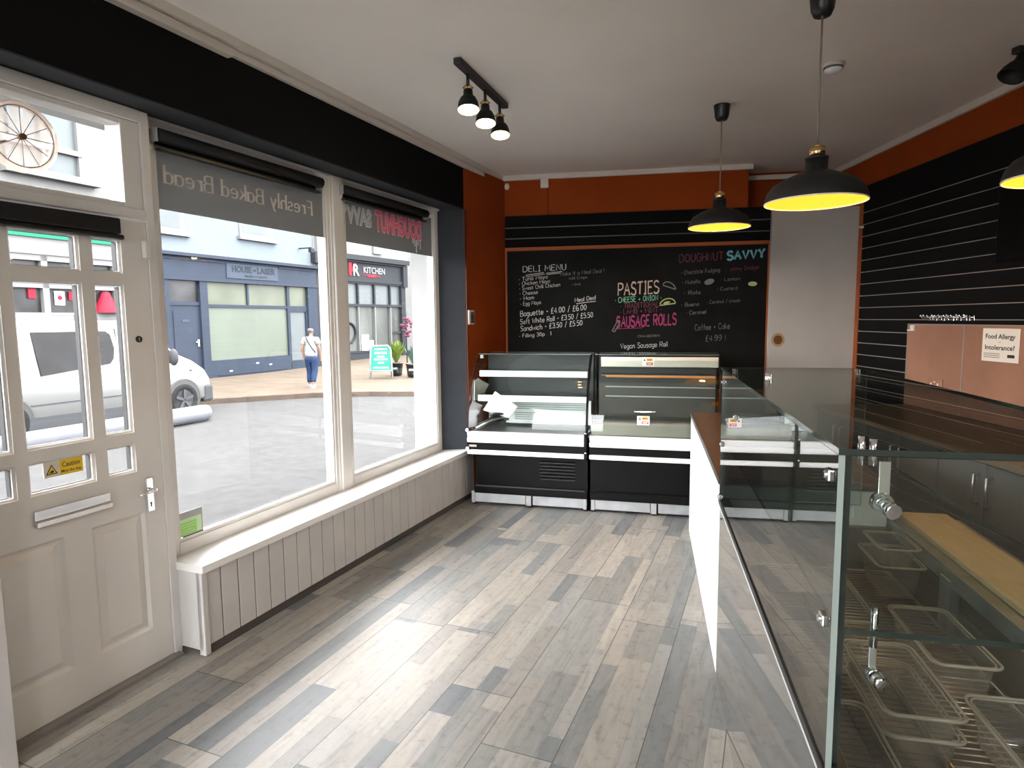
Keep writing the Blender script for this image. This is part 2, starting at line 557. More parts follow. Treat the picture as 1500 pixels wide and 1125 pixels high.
M['navy'] = mat('navy_strap', (0.0074, 0.0074, 0.0112), .6, 0, .1)
M['shoe'] = mat('white_trainer', (0.1240, 0.1215, 0.1190), .6, 0, .1)
M['teal'] = mat('teal_board', (.010, .085, .060), .6, 0, .08)
M['leaf'] = mat('yellow_green_leaf', (0.0546, 0.0794, 0.0124), .6, 0, .1, var=.4, scale=9)
M['leaf_blue'] = mat('blue_green_leaf', (0.0322, 0.0595, 0.0496), .6, 0, .1, var=.4, scale=9)
M['flower'] = mat('magenta_flower', (.055, .012, .024), .6, 0, .1)
M['red_sign'] = mat('red_sign', (0.1860, 0.0050, 0.0087), .5, 0, .1)
M['white_sign'] = mat('white_sign', (0.1364, 0.1364, 0.1364), .5, 0, .1)
# ------------------------------------------------------------------ lettering
GL = {
'A': (7, '0 0 3.5 10 7 0|1.4 4 5.6 4'), 'B': (6, '0 0 0 10 4 10 5.5 8.8 5.5 6.6 4 5.4 0 5.4|4 5.4 6 4.2 6 1.4 4.5 0 0 0'),
'C': (6.5, '6.5 8.5 5 10 2.5 10 .5 8 0 5 .5 2 2.5 0 5 0 6.5 1.5'), 'D': (6.5, '0 0 0 10 3.5 10 6 8 6.5 5 6 2 3.5 0 0 0'),
'E': (5.5, '5.5 10 0 10 0 0 5.5 0|0 5.3 4.5 5.3'), 'F': (5.5, '5.5 10 0 10 0 0|0 5.3 4.5 5.3'),
'G': (6.5, '6.5 8.5 5 10 2.5 10 .5 8 0 5 .5 2 2.5 0 5 0 6.5 1.5 6.5 4.8 4 4.8'), 'H': (6, '0 0 0 10|6 0 6 10|0 5 6 5'),
'I': (3, '1.5 0 1.5 10|0 10 3 10|0 0 3 0'), 'K': (6, '0 0 0 10|6 10 0 4.2|2 5.8 6.2 0'), 'L': (5.2, '0 10 0 0 5.2 0'),
'M': (8, '0 0 .6 10 4 3 7.4 10 8 0'), 'N': (6.2, '0 0 0 10 6.2 0 6.2 10'),
'O': (7, '3.5 10 1 8.6 0 5 1 1.4 3.5 0 6 1.4 7 5 6 8.6 3.5 10'), 'P': (6, '0 0 0 10 4 10 6 8.8 6 6 4 4.8 0 4.8'),
'R': (6.2, '0 0 0 10 4 10 6 8.8 6 6 4 4.8 0 4.8|3 4.8 6.2 0'),
'S': (5.8, '5.8 8.6 4.2 10 1.8 10 .3 8.6 .3 6.6 1.8 5.5 4.2 4.8 5.8 3.6 5.8 1.4 4.2 0 1.6 0 0 1.4'),
'T': (6.5, '0 10 6.5 10|3.25 10 3.25 0'), 'U': (6, '0 10 0 2.5 1.5 0 4.5 0 6 2.5 6 10'), 'V': (6.6, '0 10 3.3 0 6.6 10'),
'W': (8.4, '0 10 2 0 4.2 7 6.4 0 8.4 10'), 'Y': (6.4, '0 10 3.2 5 6.4 10|3.2 5 3.2 0'),
'a': (5, '5 5 3.5 6 1.5 6 0 4.4 0 1.6 1.5 0 3.5 0 5 1.6|5 6 5 0'), 'b': (5, '0 10 0 0|0 1.5 1.5 0 3.5 0 5 1.6 5 4.4 3.5 6 1.5 6 0 4.5'),
'c': (5, '5 5 3.5 6 1.5 6 0 4.4 0 1.6 1.5 0 3.5 0 5 1'), 'd': (5, '5 10 5 0|5 4.5 3.5 6 1.5 6 0 4.4 0 1.6 1.5 0 3.5 0 5 1.5'),
'e': (5, '0 3 5 3 4.8 4.8 3.5 6 1.5 6 0 4.4 0 1.6 1.5 0 3.6 0 4.8 1'), 'f': (3.6, '4 9.5 3 10 1.8 9.2 1.6 7.5 1.6 0|0 6 3.6 6'),
'g': (5, '5 6 5 -1.6 3.6 -3 1.2 -3 .3 -2.2|5 4.5 3.5 6 1.5 6 0 4.4 0 1.8 1.5 .4 3.5 .4 5 1.8'), 'h': (4.8, '0 10 0 0|0 4 1.6 6 3.4 6 4.8 4.6 4.8 0'),
'i': (.6, '.3 6 .3 0|.3 8 .3 8.8'), 'k': (4.8, '0 10 0 0|4.4 6 0 2.2|1.6 3.6 4.8 0'), 'l': (.6, '.3 10 .3 0'),
'm': (7.2, '0 6 0 0|0 4.2 1.4 6 2.6 6 3.6 4.6 3.6 0|3.6 4.2 5 6 6.2 6 7.2 4.6 7.2 0'), 'n': (4.8, '0 6 0 0|0 4.2 1.6 6 3.4 6 4.8 4.6 4.8 0'),
'o': (5, '2.5 6 .6 5 0 3 .6 1 2.5 0 4.4 1 5 3 4.4 5 2.5 6'), 'p': (5, '0 6 0 -3|0 4.5 1.5 6 3.5 6 5 4.4 5 1.6 3.5 0 1.5 0 0 1.5'),
'r': (3.6, '0 6 0 0|0 3.8 1.4 5.6 2.6 6 3.6 5.6'), 's': (4.2, '4.2 5 3 6 1.3 6 .2 5 .3 3.8 1.3 3.2 3 2.8 4.2 2 4.2 .9 3 0 1.2 0 0 .9'),
't': (3.5, '1.4 9 1.4 1.2 2.4 0 3.6 .4|0 6 3.4 6'), 'u': (4.8, '0 6 0 1.6 1.4 0 3.2 0 4.8 1.8|4.8 6 4.8 0'), 'v': (4.8, '0 6 2.4 0 4.8 6'),
'w': (6.8, '0 6 1.6 0 3.4 4.6 5.2 0 6.8 6'), 'x': (4.6, '0 6 4.6 0|0 0 4.6 6'), 'y': (5, '0 6 2.6 0|5 6 2 -2.4 .6 -3'),
'0': (5.4, '2.7 10 .7 8.4 0 5 .7 1.6 2.7 0 4.7 1.6 5.4 5 4.7 8.4 2.7 10'), '1': (2, '0 8 2 10 2 0'),
'3': (5.6, '0 8.6 1.4 10 3.8 10 5.2 8.6 5.2 6.4 3.6 5.3 2 5.3|3.6 5.3 5.6 4 5.6 1.4 4 0 1.4 0 0 1.4'), '4': (5.8, '4 0 4 10 0 3.2 5.8 3.2'),
'5': (5.4, '5.2 10 .8 10 .4 5.6 2.6 6.2 4.6 5.4 5.4 3.2 4.8 1 3 0 1.2 0 0 1'), '6': (5.4, '4.8 9.4 3 10 1 8.4 0 5 .2 2 1.8 0 3.8 0 5.4 1.8 5.2 4 3.6 5.4 1.6 5 .2 3'),
'9': (5.4, '.4 .6 2.4 0 4.6 1.8 5.4 5 5.2 8 3.6 10 1.6 10 0 8.2 .2 6 1.8 4.6 3.8 5 5.2 7'), '£': (5.2, '5 8.6 3.8 10 2.2 9.6 1.6 8 1.6 3 0 0 5.2 0|0 5 4 5'),
'-': (3.6, '0 4.5 3.6 4.5'), '/': (4, '0 -1 4 11'), '+': (4.4, '0 4 4.4 4|2.2 1.8 2.2 6.2'), '*': (1.2, '.1 4.2 1 4.2|.1 4.9 1 4.9|.1 3.5 1 3.5'),
'!': (.4, '.2 10 .2 3|.2 0 .2 1'), '.': (.5, '0 .2 .5 .2'), "'": (.4, '.2 10 .2 8'), ' ': (3, ''), '?': (4.5, '0 8.6 1.4 10 3.4 10 4.5 8.6 4.5 7 2.4 4.6 2.4 3|2.4 0 2.4 .8')}

def strokes(s):
    x = 0.0
    for ch in s:
        w, d = GL.get(ch, (3, ''))
        for st in d.split('|'):
            v = [float(q) for q in st.split()]
            if v:
                yield [(x + v[i], v[i + 1]) for i in range(0, len(v), 2)]
        x += w + 2.2
def swidth(s): return sum(GL.get(c, (3, ''))[0] + 2.2 for c in s) - 2.2

def strip(mb, pts, wf, place):
    """flat ribbon along 2D points"""
    n = len(pts)
    L, Rr = [], []
    for i, p in enumerate(pts):
        a = pts[max(0, i - 1)]
        b = pts[min(n - 1, i + 1)]
        dx, dy = b[0] - a[0], b[1] - a[1]
        l = math.hypot(dx, dy) or 1
        w = wf(dx / l, dy / l) / 2
        L.append(place(p[0] - dy / l * w, p[1] + dx / l * w))
        Rr.append(place(p[0] + dy / l * w, p[1] - dx / l * w))
    for i in range(n - 1):
        mb.face([L[i], L[i + 1], Rr[i + 1], Rr[i]])

def write(mb, s, P, ax, ay, size, nrm, wid=None, line=.9, jit=.0, serif=False, off=.0008):
    """monoline or broad-nib lettering; P = start of baseline; size = cap height; wid = fitted width"""
    P, ax, ay, nn = Vector(P), Vector(ax).normalized(), Vector(ay).normalized(), Vector(nrm).normalized()
    k = size / 10.0
    kx = k if wid is None else wid / swidth(s)
    rnd = random.Random(len(s) * 7 + ord(s[0]))
    def place(x, y):
        return P + ax * (x * kx + rnd.uniform(-1, 1) * jit * k) + ay * (y * k + rnd.uniform(-1, 1) * jit * k) + nn * off
    for st in strokes(s):
        if serif:
            strip(mb, st, lambda dx, dy: .6 + 1.25 * abs(dy) ** 1.5, place)
            for a, b in ((st[0], st[1]), (st[-1], st[-2])):
                if abs(a[0] - b[0]) < .2 and min(abs(a[1] - q) for q in (0, 6, 10)) < .05 and abs(a[1] - b[1]) > 2:
                    strip(mb, [(a[0] - 1.4, a[1]), (a[0] + 1.4, a[1])], lambda dx, dy: .55, place)
        else:
            strip(mb, st, lambda dx, dy: line, place)

def btext(mb, s, P, ax, ay, h, wid, ext=.002, bold=0.0, center=False):
    """block lettering: body text curve turned into geometry, cap height h, fitted to width wid"""
    P, ax, ay = Vector(P), Vector(ax).normalized(), Vector(ay).normalized()
    cu = bpy.data.curves.new('t', 'FONT')
    cu.body = s
    cu.size = 1
    cu.offset = bold
    cu.resolution_u = 3
    ob = bpy.data.objects.new('t', cu)
    COL.objects.link(ob)
    dg = bpy.context.evaluated_depsgraph_get()
    me = bpy.data.meshes.new_from_object(ob.evaluated_get(dg))
    bpy.data.objects.remove(ob)
    bpy.data.curves.remove(cu)
    xs = [q.co.x for q in me.vertices]
    ys = [q.co.y for q in me.vertices]
    x0, x1 = min(xs), max(xs)
    y0, y1 = (0.0, .70) if any(c.islower() for c in s) else (min(ys), max(ys))
    nn = ax.cross(ay)
    t = bmesh.new()
    t.from_mesh(me)
    bpy.data.meshes.remove(me)
    for q in t.verts:
        fx = (q.co.x - x0) / (x1 - x0) * wid
        fy = (q.co.y - y0) / (y1 - y0) * h
        q.co = P + ax * fx + ay * fy + nn * ext
    mb.merge(t, False)

X, Y, Z = Vector((1, 0, 0)), Vector((0, 1, 0)), Vector((0, 0, 1))

# ================================================================== SETTING: the room
ZC = 2.865
mb = MB(); mb.box(-2.66, 6, -4, 8, -.06, 0)
struct('floor', mb, M['floor'], 'W', 'grey and beige mixed-plank laminate floor running along the shop window')
mb = MB(); mb.box(-2.62, 5.2, -3.2, 6.6, ZC, ZC + .1)
CEIL = struct('ceiling', mb, M['ceiling'], 'N', 'off-white painted ceiling of the shop')

# left wall: black bulkhead over the window, lightened soffit, slate reveal, orange return to the back corner
mb = MB()
mb.m(M['black_paint']).box(-2.62, -2.40, -3.2, 4.80, 2.462, ZC + .05)
mb.m(M['slate_paint']).box(-2.66, -2.402, -3.2, 4.80, 2.455, 2.462)  # soffit lighter than the black face: street light put into its colour
cor = (-2.35, 5.558)
f3 = lambda p, q, t_: (p, q, t_)
mb.m(M['slate_paint']).prism([(-2.40, 4.80), (-2.585, 4.695), (-2.70, 4.695), (-2.70, 4.80)], f3, 0, 2.456)
mb.m(M['orange']).prism([(-2.398, 4.801), (-2.70, 4.801), (-2.70, 6.6), (-2.30, 6.6), (cor[0], cor[1])], f3, -.02, ZC + .05)
mb.m(M['slate_paint']).box(-2.70, -2.47, -3.2, 1.085, 0, 2.46)
struct('wall_left', mb, None, 'W', 'street wall: black bulkhead over the windows, slate reveal and orange return')

mb = MB()
UB = 5.93
mb.prism([(-1.6, UB), (1.065, UB), (1.065, UB + .36), (2.6, UB + .36), (2.6, UB + .5), (-1.6, UB + .5)], f3, 0, ZC + .05)
struct('wall_back', mb, M['orange'], 'K', 'burnt orange back wall with a recess at its right end')
VR = 2.77
mb = MB(); mb.box(VR, VR + .1, -3.4, 6.6, 0, ZC + .05)
struct('wall_right', mb, M['orange'], 'R', 'burnt orange right-hand wall above the black slatted boards')
mb = MB(); mb.box(-2.0, 5.6, -2.42, -2.30, 0, ZC + .05)
struct('wall_rear', mb, M['rear'], 'N', 'warm grey wall behind the viewer')

# ceiling trims
mb = MB()
mb.box(-2.40, -2.375, -3.2, 5.6, 2.79, 2.822); mb.box(-2.40, -2.352, -3.2, 5.6, 2.826, ZC)
mb.box(-2.40, -2.36, 1.0, 2.36, 2.776, 2.79)
struct('trim_1', mb, M['trim'], 'W', 'cream moulding along the top of the black bulkhead')
mb = MB(); mb.box(-1.12, 1.085, UB - .03, UB, 2.822, ZC); mb.box(1.065, 1.095, UB - .03, UB + .36, 2.822, ZC)
struct('trim_2', mb, M['trim'], 'K', 'cream moulding along the top of the orange back wall')
mb = MB(); mb.box(1.095, 2.3, UB + .33, UB + .36, 2.80, 2.84)
struct('trim_3', mb, M['trim'], 'K', 'cream moulding in the recess at the right end of the back wall')
mb = MB(); mb.box(VR - .025, VR, -3.4, 6.2, 2.822, ZC)
struct('trim_4', mb, M['trim'], 'R', 'cream moulding along the top of the right-hand wall')

# stall riser under the window: boarded panelling + deep sill
mb = MB()
n = 28
u0, u1 = 2.04, 4.965
st = (u1 - u0) / n
for i in range(n):
    a = u0 + i * st
    mb.m(M['white_gloss']).box(-2.43, -2.392, a + .0025, a + st - .0025, .045, .405, bev=.004)
mb.m(M['top_edge']).box(-2.44, -2.396, u0 + .01, u1, .0, .41)
mb.m(M['white_gloss']).box(-2.59, -2.40, 2.03, 2.045, .03, .405)
mb.box(-2.425, -2.386, 2.03, 2.062, .004, .405, bev=.004)
mb.box(-2.43, -2.385, 4.935, 4.968, .01, .425, bev=.004)
struct('wall_left_panelling', mb, None, 'W', 'white tongue-and-groove boards under the shop window sill')
mb = MB()
mb.prism([(-2.60, 2.025), (-2.37, 2.025), (-2.37, 4.80), (-2.60, 4.80)], f3, .405, .44)
struct('trim_5', mb, M['sill'], 'W', 'deep white window sill above the boarded panelling')

# ---------------------------------------------------------------- windows
def frame_ring(mb, u0, u1, z0, z1, w, v0, v1, bev=.004):
    mb.box(v0, v1, u0, u0 + w, z0, z1, bev=bev); mb.box(v0, v1, u1 - w, u1, z0, z1, bev=bev)
    mb.box(v0, v1, u0 + w, u1 - w, z0, z0 + w, bev=bev); mb.box(v0, v1, u0 + w, u1 - w, z1 - w, z1, bev=bev)

def window(nm, u0, u1, label, lettering):
    r = bpy.data.objects.new(nm, None); COL.objects.link(r)
    r.location = Wd('W', -2.6, u0, .44); r.rotation_euler = (0, 0, -R_(FR['W']))
    r['kind'] = 'structure'; r['label'] = label
    ORG[r.name] = Vector((-2.6, u0, .44))
    mb = MB()
    frame_ring(mb, u0, u1, .44, 2.452, .062, -2.66, -2.585)
    frame_ring(mb, u0 + .058, u1 - .058, .50, 2.392, .018, -2.625, -2.592, bev=.003)
    mb.build('window_frame', M['white_upvc'], r)
    mb = MB(); mb.slab((-2.612, u0 + .06, .5), Y, Z, u1 - u0 - .12, 1.89, -.006, M['win_glass'], M['glass_edge']); mb.build('pane', None, r)
    mb = MB(); mb.slab((-2.6065, u0 + .07, 2.065), Y, Z, u1 - u0 - .14, .32, .0006, M['film'], M['film']); mb.build('window_film', None, r)
    lettering(r)
    return r

def let1(r):
    mb = MB()
    write(mb, 'Freshly Baked Bread', (-2.6055, 3.157, 2.187), -Y, Z, .078, X, wid=1.005, serif=True, off=.0012)
    mb.build('lettering', M['letter'], r)
def let2(r):
    for (s, a, w, z, h, m1, m2) in (('DOUGHNUT', 4.452, .63, 2.168, .158, M['pink_pale'], M['pink']), ('SAVVY', 3.778, .355, 2.185, .125, M['grey_vinyl'], M['blue_vinyl'])):
        mb = MB()
        mb.m(m1); btext(mb, s, (-2.6055, a, z), -Y, Z, h, w, ext=-.0010, bold=.062)
        if s == 'DOUGHNUT':
            mb.m(M['white_card'])
            for du, l, rr in ((.02, .055, .007), (.055, .03, .006), (.08, .085, .008), (.105, .04, .006), (.13, .02, .006)):
                mb.box(-2.6052, -2.6042, a - du - rr, a - du + rr, z - l, z + .005); mb.cyl((-2.6052, a - du, z - l), (-2.6042, a - du, z - l), rr * 1.3, n=10)
        mb.m(m2); btext(mb, s, (-2.6055, a - .006, z + .008), -Y, Z, h - .016, w - .012, ext=-.0018, bold=.022)
        mb.build('lettering', None, r)

window('window_1', 2.03, 3.335, 'left shop window pane with mirrored cream bakery lettering at its top', let1)
window('window_2', 3.395, 4.69, 'right shop window pane with mirrored pink and grey lettering at its top', let2)
mb = MB(); mb.box(-2.69, -2.565, 3.315, 3.415, .44, 2.452, bev=.006); mb.box(-2.69, -2.578, 3.30, 3.43, .44, 2.452, bev=.005)
struct('trim_6', mb, M['white_upvc'], 'W', 'white mullion post between the two shop windows')
mb = MB(); mb.box(-2.62, -2.575, 1.99, 4.70, 2.44, 2.458)
struct('trim_7', mb, M['white_upvc'], 'W', 'rough white head strip above the shop windows')
mb = MB(); mb.box(-2.83, -2.665, 4.655, 4.95, -.4, 2.6); mb.box(-2.79, -2.665, 1.9, 4.66, .40, .43); mb.box(-2.76, -2.665, 1.9, 4.66, -.36, .40)
mb.box(-2.97, -2.665, -3, 4.95, 2.46, 3.2)
struct('trim_8', mb, M['reveal_white'], 'W', 'white outside reveal and sill of the shop window')

# ---------------------------------------------------------------- door with transom
D = bpy.data.objects.new('door_1', None); COL.objects.link(D)
DO = Vector((-2.54, 1.57, 0)); D.location = Wd('W', *DO); D.rotation_euler = (0, 0, -R_(FR['W']))
D['kind'] = 'structure'; D['label'] = 'half-glazed white shop door with letter plate and chrome lever handle'
ORG['door_1'] = DO
d0, d1 = 1.14, 1.988
cols = [(1.258, 1.398), (1.44, 1.692), (1.742, 1.868)]
rows = [(.905, 1.031), (1.078, 1.712), (1.754, 1.90)]
# stiles, rails and bars as one leaf
mb = MB()
ue = [d0] + [q for c in cols for q in c] + [d1]
ze = [.015] + [q for c in rows for q in c] + [1.985]
for i in range(len(ue) - 1):
    for j in range(len(ze) - 1):
        if i % 2 == 1 and j % 2 == 1: continue
        if j == 0: continue
        mb.face([(-2.54, ue[i], ze[j]), (-2.54, ue[i + 1], ze[j]), (-2.54, ue[i + 1], ze[j + 1]), (-2.54, ue[i], ze[j + 1])])
        mb.face([(-2.584, ue[i], ze[j]), (-2.584, ue[i + 1], ze[j]), (-2.584, ue[i + 1], ze[j + 1]), (-2.584, ue[i], ze[j + 1])])
for c in cols:
    for r in rows:
        for k in range(2):
            ins, va, vb = (.0, -2.54, -2.543) if k == 0 else (.009, -2.550, -2.584)
            a0, a1, b0, b1 = c[0] + ins, c[1] - ins, r[0] + ins, r[1] - ins
            q = [(a0, b0), (a1, b0), (a1, b1), (a0, b1)]
            for i in range(4):
                j = (i + 1) % 4
                mb.face([(va, *q[i]), (va, *q[j]), (vb, *q[j]), (vb, *q[i])])
            if k == 1:
                o_ = [(c[0], r[0]), (c[1], r[0]), (c[1], r[1]), (c[0], r[1])]
                for i in range(4):
                    j = (i + 1) % 4
                    mb.face([(-2.543, *o_[i]), (-2.543, *o_[j]), (va, *q[j]), (va, *q[i])])
# lower part with two fielded panels
pan = [(1.232, 1.545, .18, .725), (1.655, 1.892, .18, .705)]
us = [d0, 1.232, 1.545, 1.655, 1.892, d1]
zs = [.015, .18, .72, .905]
for i in range(5):
    for j in range(3):
        if j == 1 and i in (1, 3): continue
        mb.face([(-2.54, us[i], zs[j]), (-2.54, us[i + 1], zs[j]), (-2.54, us[i + 1], zs[j + 1]), (-2.54, us[i], zs[j + 1])])
for a0, a1 in ((1.232, 1.545), (1.655, 1.892)):
    prev = None
    for ins, v in ((0, -2.54), (.012, -2.553), (.020, -2.553), (.046, -2.543)):
        q = [(v, a0 + ins, .18 + ins), (v, a1 - ins, .18 + ins), (v, a1 - ins, .72 - ins), (v, a0 + ins, .72 - ins)]
        if prev:
            for i in range(4):
                j = (i + 1) % 4
                mb.face([prev[i], prev[j], q[j], q[i]])
        prev = q
    mb.face(prev)
mb.face([(-2.584, d0, .015), (-2.584, d1, .015), (-2.584, d1, .905), (-2.584, d0, .905)])
for u in (d0, d1):
    mb.face([(-2.54, u, .015), (-2.584, u, .015), (-2.584, u, 1.985), (-2.54, u, 1.985)])
for z in (.015, 1.985):
    mb.face([(-2.54, d0, z), (-2.584, d0, z), (-2.584, d1, z), (-2.54, d1, z)])
bmesh.ops.remove_doubles(mb.bm, verts=mb.bm.verts[:], dist=.0004)
mb.build('door_leaf', M['door_paint'], D)
for c in cols:
    for r in rows:
        mb = MB(); mb.slab((-2.560, c[0] + .0125, r[0] + .0125), Y, Z, c[1] - c[0] - .025, r[1] - r[0] - .025, -.023, M['win_glass'], M['ink'])
        mb.build('pane', None, D)
# letter plate
mb = MB(); mb.prism([(-2.541, .785), (-2.520, .787), (-2.516, .806), (-2.532, .812), (-2.530, .846), (-2.541, .850)], lambda p, q, t_: (p, t_, q), 1.443, 1.735)
lp = mb.build('letter_plate', M['chrome'], D)
# lever handle
mb = MB(); mb.box(-2.541, -2.531, 1.899, 1.937, .714, .868, bev=.005)
hp = mb.build('handle_plate', M['chrome'], D)
mb = MB(); mb.cyl((-2.541, 1.918, .812), (-2.505, 1.918, .812), .009)
mb.tube([(-2.507, 1.936, .811), (-2.504, 1.918, .812), (-2.504, 1.895, .811), (-2.505, 1.872, .806), (-2.507, 1.858, .804)], [.006, .0085, .008, .007, .005], n=12)
mb.sphere((-2.507, 1.856, .804), .008, 12)
mb.build('door_handle', M['chrome'], hp)
mb = MB(); mb.cyl((-2.532, 1.918, .752), (-2.5300, 1.918, .752), .0045); mb.box(-2.532, -2.5300, 1.916, 1.920, .736, .752); mb.build('keyhole', M['ink'], hp)
mb = MB(); mb.cyl((-2.542, 1.918, 1.478), (-2.534, 1.918, 1.478), .014, n=20); yl = mb.build('lock_cylinder', M['black_metal'], D)
mb = MB(); mb.box(-2.534, -2.5335, 1.9165, 1.9195, 1.471, 1.485); mb.build('keyhole', M['steel'], yl)
# door frame + transom
mb = MB()
mb.box(-2.66, -2.535, 1.990, 2.032, .0, 2.452, bev=.004)
mb.box(-2.64, -2.55, 1.09, 1.1395, 0, 2.452)
mb.box(-2.65, -2.532, 1.09, 1.990, 1.992, 2.035, bev=.004)
mb.box(-2.65, -2.532, 1.09, 1.990, 2.40, 2.452, bev=.004)
frame_ring(mb, 1.14, 1.955, 2.035, 2.40, .022, -2.63, -2.548)
mb.box(-2.64, -2.545, 1.905, 1.99, 2.035, 2.40, bev=.004)
mb.build('door_frame', M['white_upvc'], D)
mb = MB(); mb.slab((-2.60, 1.16, 2.05), Y, Z, .75, .34, -.005, M['win_glass'], M['glass_edge']); mb.build('transom_pane', None, D)
mb = MB(); mb.box(-2.65, -2.50, d0, d1 + .02, 0, .014); mb.build('threshold', M['wood_threshold'], D)
# left-hand jamb strip of the doorway
mb = MB(); mb.box(-2.47, -2.40, 1.19, 1.248, 0, 2.455, bev=.003)
mb.m(M['white_gloss'])
struct('trim_9', mb, None, 'W', 'white upright strip on the near side of the doorway')
mb = MB(); mb.box(-2.47, -2.401, -3.2, 1.19, 0, 2.455)
struct('wall_left_pier', mb, M['slate_paint'], 'W', 'slate grey wall pier on the near side of the doorway')

# ================================================================== THINGS on the street side of the room
def roller_blind(u0, u1, label):
    t = thing('roller_blind', label, 'blind', 'W', (-2.56, u0, 2.36), 'black roller blinds at the window heads')
    mb = MB(); mb.lathe([(.030, 0), (.030, u1 - u0)], (-2.552, u0, 2.378), 20, (0, 1, 0), True); mb.build('fabric_roll', M['blind'], t)
    mb = MB(); mb.box(-2.572, -2.54, u0 + .012, u1 - .012, 2.312, 2.325, bev=.004); mb.box(-2.581, -2.5795, u0 + .015, u1 - .015, 2.318, 2.40); mb.build('bottom_bar', M['black_plastic'], t)
    for u in (u0 - .006, u1):
        mb = MB(); mb.box(-2.585, -2.535, u, u + .006, 2.345, 2.405, bev=.002); mb.build('bracket', M['grey_sticker'], t)
    return t
roller_blind(2.075, 3.185, 'rolled-up black blind over the window with the cream bakery lettering')
roller_blind(3.385, 4.445, 'rolled-up black blind over the window with the pink and grey lettering')
t = thing('roller_blind', 'rolled-up black blind across the top of the glazed door', 'blind', 'W', (-2.52, 1.25, 1.93), 'black roller blinds at the window heads')
mb = MB(); mb.box(-2.538, -2.502, 1.235, 1.848, 1.915, 1.978, bev=.006); mb.build('cassette', M['blind'], t)
mb = MB(); mb.box(-2.536, -2.512, 1.24, 1.868, 1.893, 1.914, bev=.006); mb.build('bottom_bar', M['black_plastic'], t)

# round vent in the transom
t = thing('window_vent', 'round clear plastic draught vent with twelve blades in the pane above the door', 'vent', 'W', (-2.59, 1.541, 2.235))
vc = Vector((-2.588, 1.541, 2.235))
mb = MB()
mb.lathe([(.128, -.012), (.128, .010), (.112, .014), (.108, .006), (.108, -.012), (.128, -.012)], vc, 40, (1, 0, 0)); mb.build('vent_ring', M['vent_plastic'], t)
mb = MB(); mb.tube([vc + Vector((.012, .109 * math.cos(i * math.pi / 20), .109 * math.sin(i * math.pi / 20))) for i in range(40)], .0022, 6, True)
mb.build('vent_rim', M['vent_line'], t)
for i in range(12):
    a, b = i * math.pi / 6, (i + .82) * math.pi / 6
    mb = MB()
    mb.m(M['vent_plastic']).face([vc + Vector((.004, .012 * math.cos(a), .012 * math.sin(a))), vc + Vector((.002, .107 * math.cos(a), .107 * math.sin(a))), vc + Vector((.012, .107 * math.cos(b), .107 * math.sin(b))), vc + Vector((.009, .012 * math.cos(b), .012 * math.sin(b)))])
    mb.m(M['vent_line']).tube([vc + Vector((.006, .012 * math.cos(a), .012 * math.sin(a))), vc + Vector((.006, .108 * math.cos(a), .108 * math.sin(a)))], .0016, 5)
    mb.build('vent_blade', None, t)
mb = MB(); mb.cyl(vc + Vector((-.005, 0, 0)), vc + Vector((.02, 0, 0)), .011, n=18); mb.build('hub', M['dark_brown'], t)

# caution label on the door pane
t = thing('warning_sticker', 'yellow caution sticker with black triangle on the lower door pane', 'sticker', 'W', (-2.558, 1.58, .985))
mb = MB(); mb.m(M['paper']).box(-2.5598, -2.5582, 1.503, 1.562, .958, 1.018); mb.m(M['yellow']).box(-2.5598, -2.558, 1.562, 1.652, .958, 1.018); mb.build('sticker_card', None, t)
mb = MB()
for k, mm in ((1.0, M['ink']), (.72, M['yellow'])):
    c_ = (1.532, .983); v_ = -2.5578 + (1 - k) * .002
    mb.m(mm).face([(v_, c_[0] - .022 * k, c_[1] - .014 * k), (v_, c_[0] + .022 * k, c_[1] - .014 * k), (v_, c_[0], c_[1] + .025 * k)])
mb.m(M['ink']).face([(-2.557, 1.522, .975), (-2.557, 1.538, .975), (-2.557, 1.540, .984), (-2.557, 1.530, .984)])
mb.build('warning_triangle', None, t)
mb = MB(); btext(mb, 'Caution', (-2.558, 1.572, .990), Y, Z, .019, .068, .0008, .01); btext(mb, 'Mind the step', (-2.558, 1.567, .968), Y, Z, .011, .078, .0008, .012)
mb.build('lettering', M['ink'], t)
# green card in the window corner
t = thing('window_card', 'small green and grey card standing in the lower corner of the left window', 'card', 'W', (-2.592, 2.165, .50))
mb = MB(); mb.m(M['grey_sticker']).box(-2.599, -2.596, 2.094, 2.237, .520, .638); mb.m(M['pale_green']).box(-2.5962, -2.595, 2.098, 2.229, .525, .604)
mb.m(M['green_card']).box(-2.5952, -2.5945, 2.098, 2.200, .527, .588); mb.m(M['top_edge']).box(-2.598, -2.593, 2.12, 2.237, .514, .522)
mb.build('card_sheet', None, t)
mb = MB(); write(mb, 'OPEN', (-2.5945, 2.108, .545), Y, Z, .02, X, wid=.055, line=1.6); mb.bm.clear()
for k, (w, z) in enumerate(((.09, .575), (.11, .562), (.07, .548), (.085, .536))):
    mb.box(-2.5946, -2.5942, 2.106, 2.106 + w, z, z + .003)
mb.build('print', M['pale_green'], t)
# contact sensor on the frame
mb = MB(); mb.box(-2.536, -2.510, 1.958, 1.985, 1.825, 1.900, bev=.005)
tag(mb.build('door_sensor', M['door_paint'], None, 'W', (-2.53, 1.97, 1.86)), 'small white alarm contact box at the top corner of the door', 'sensor')

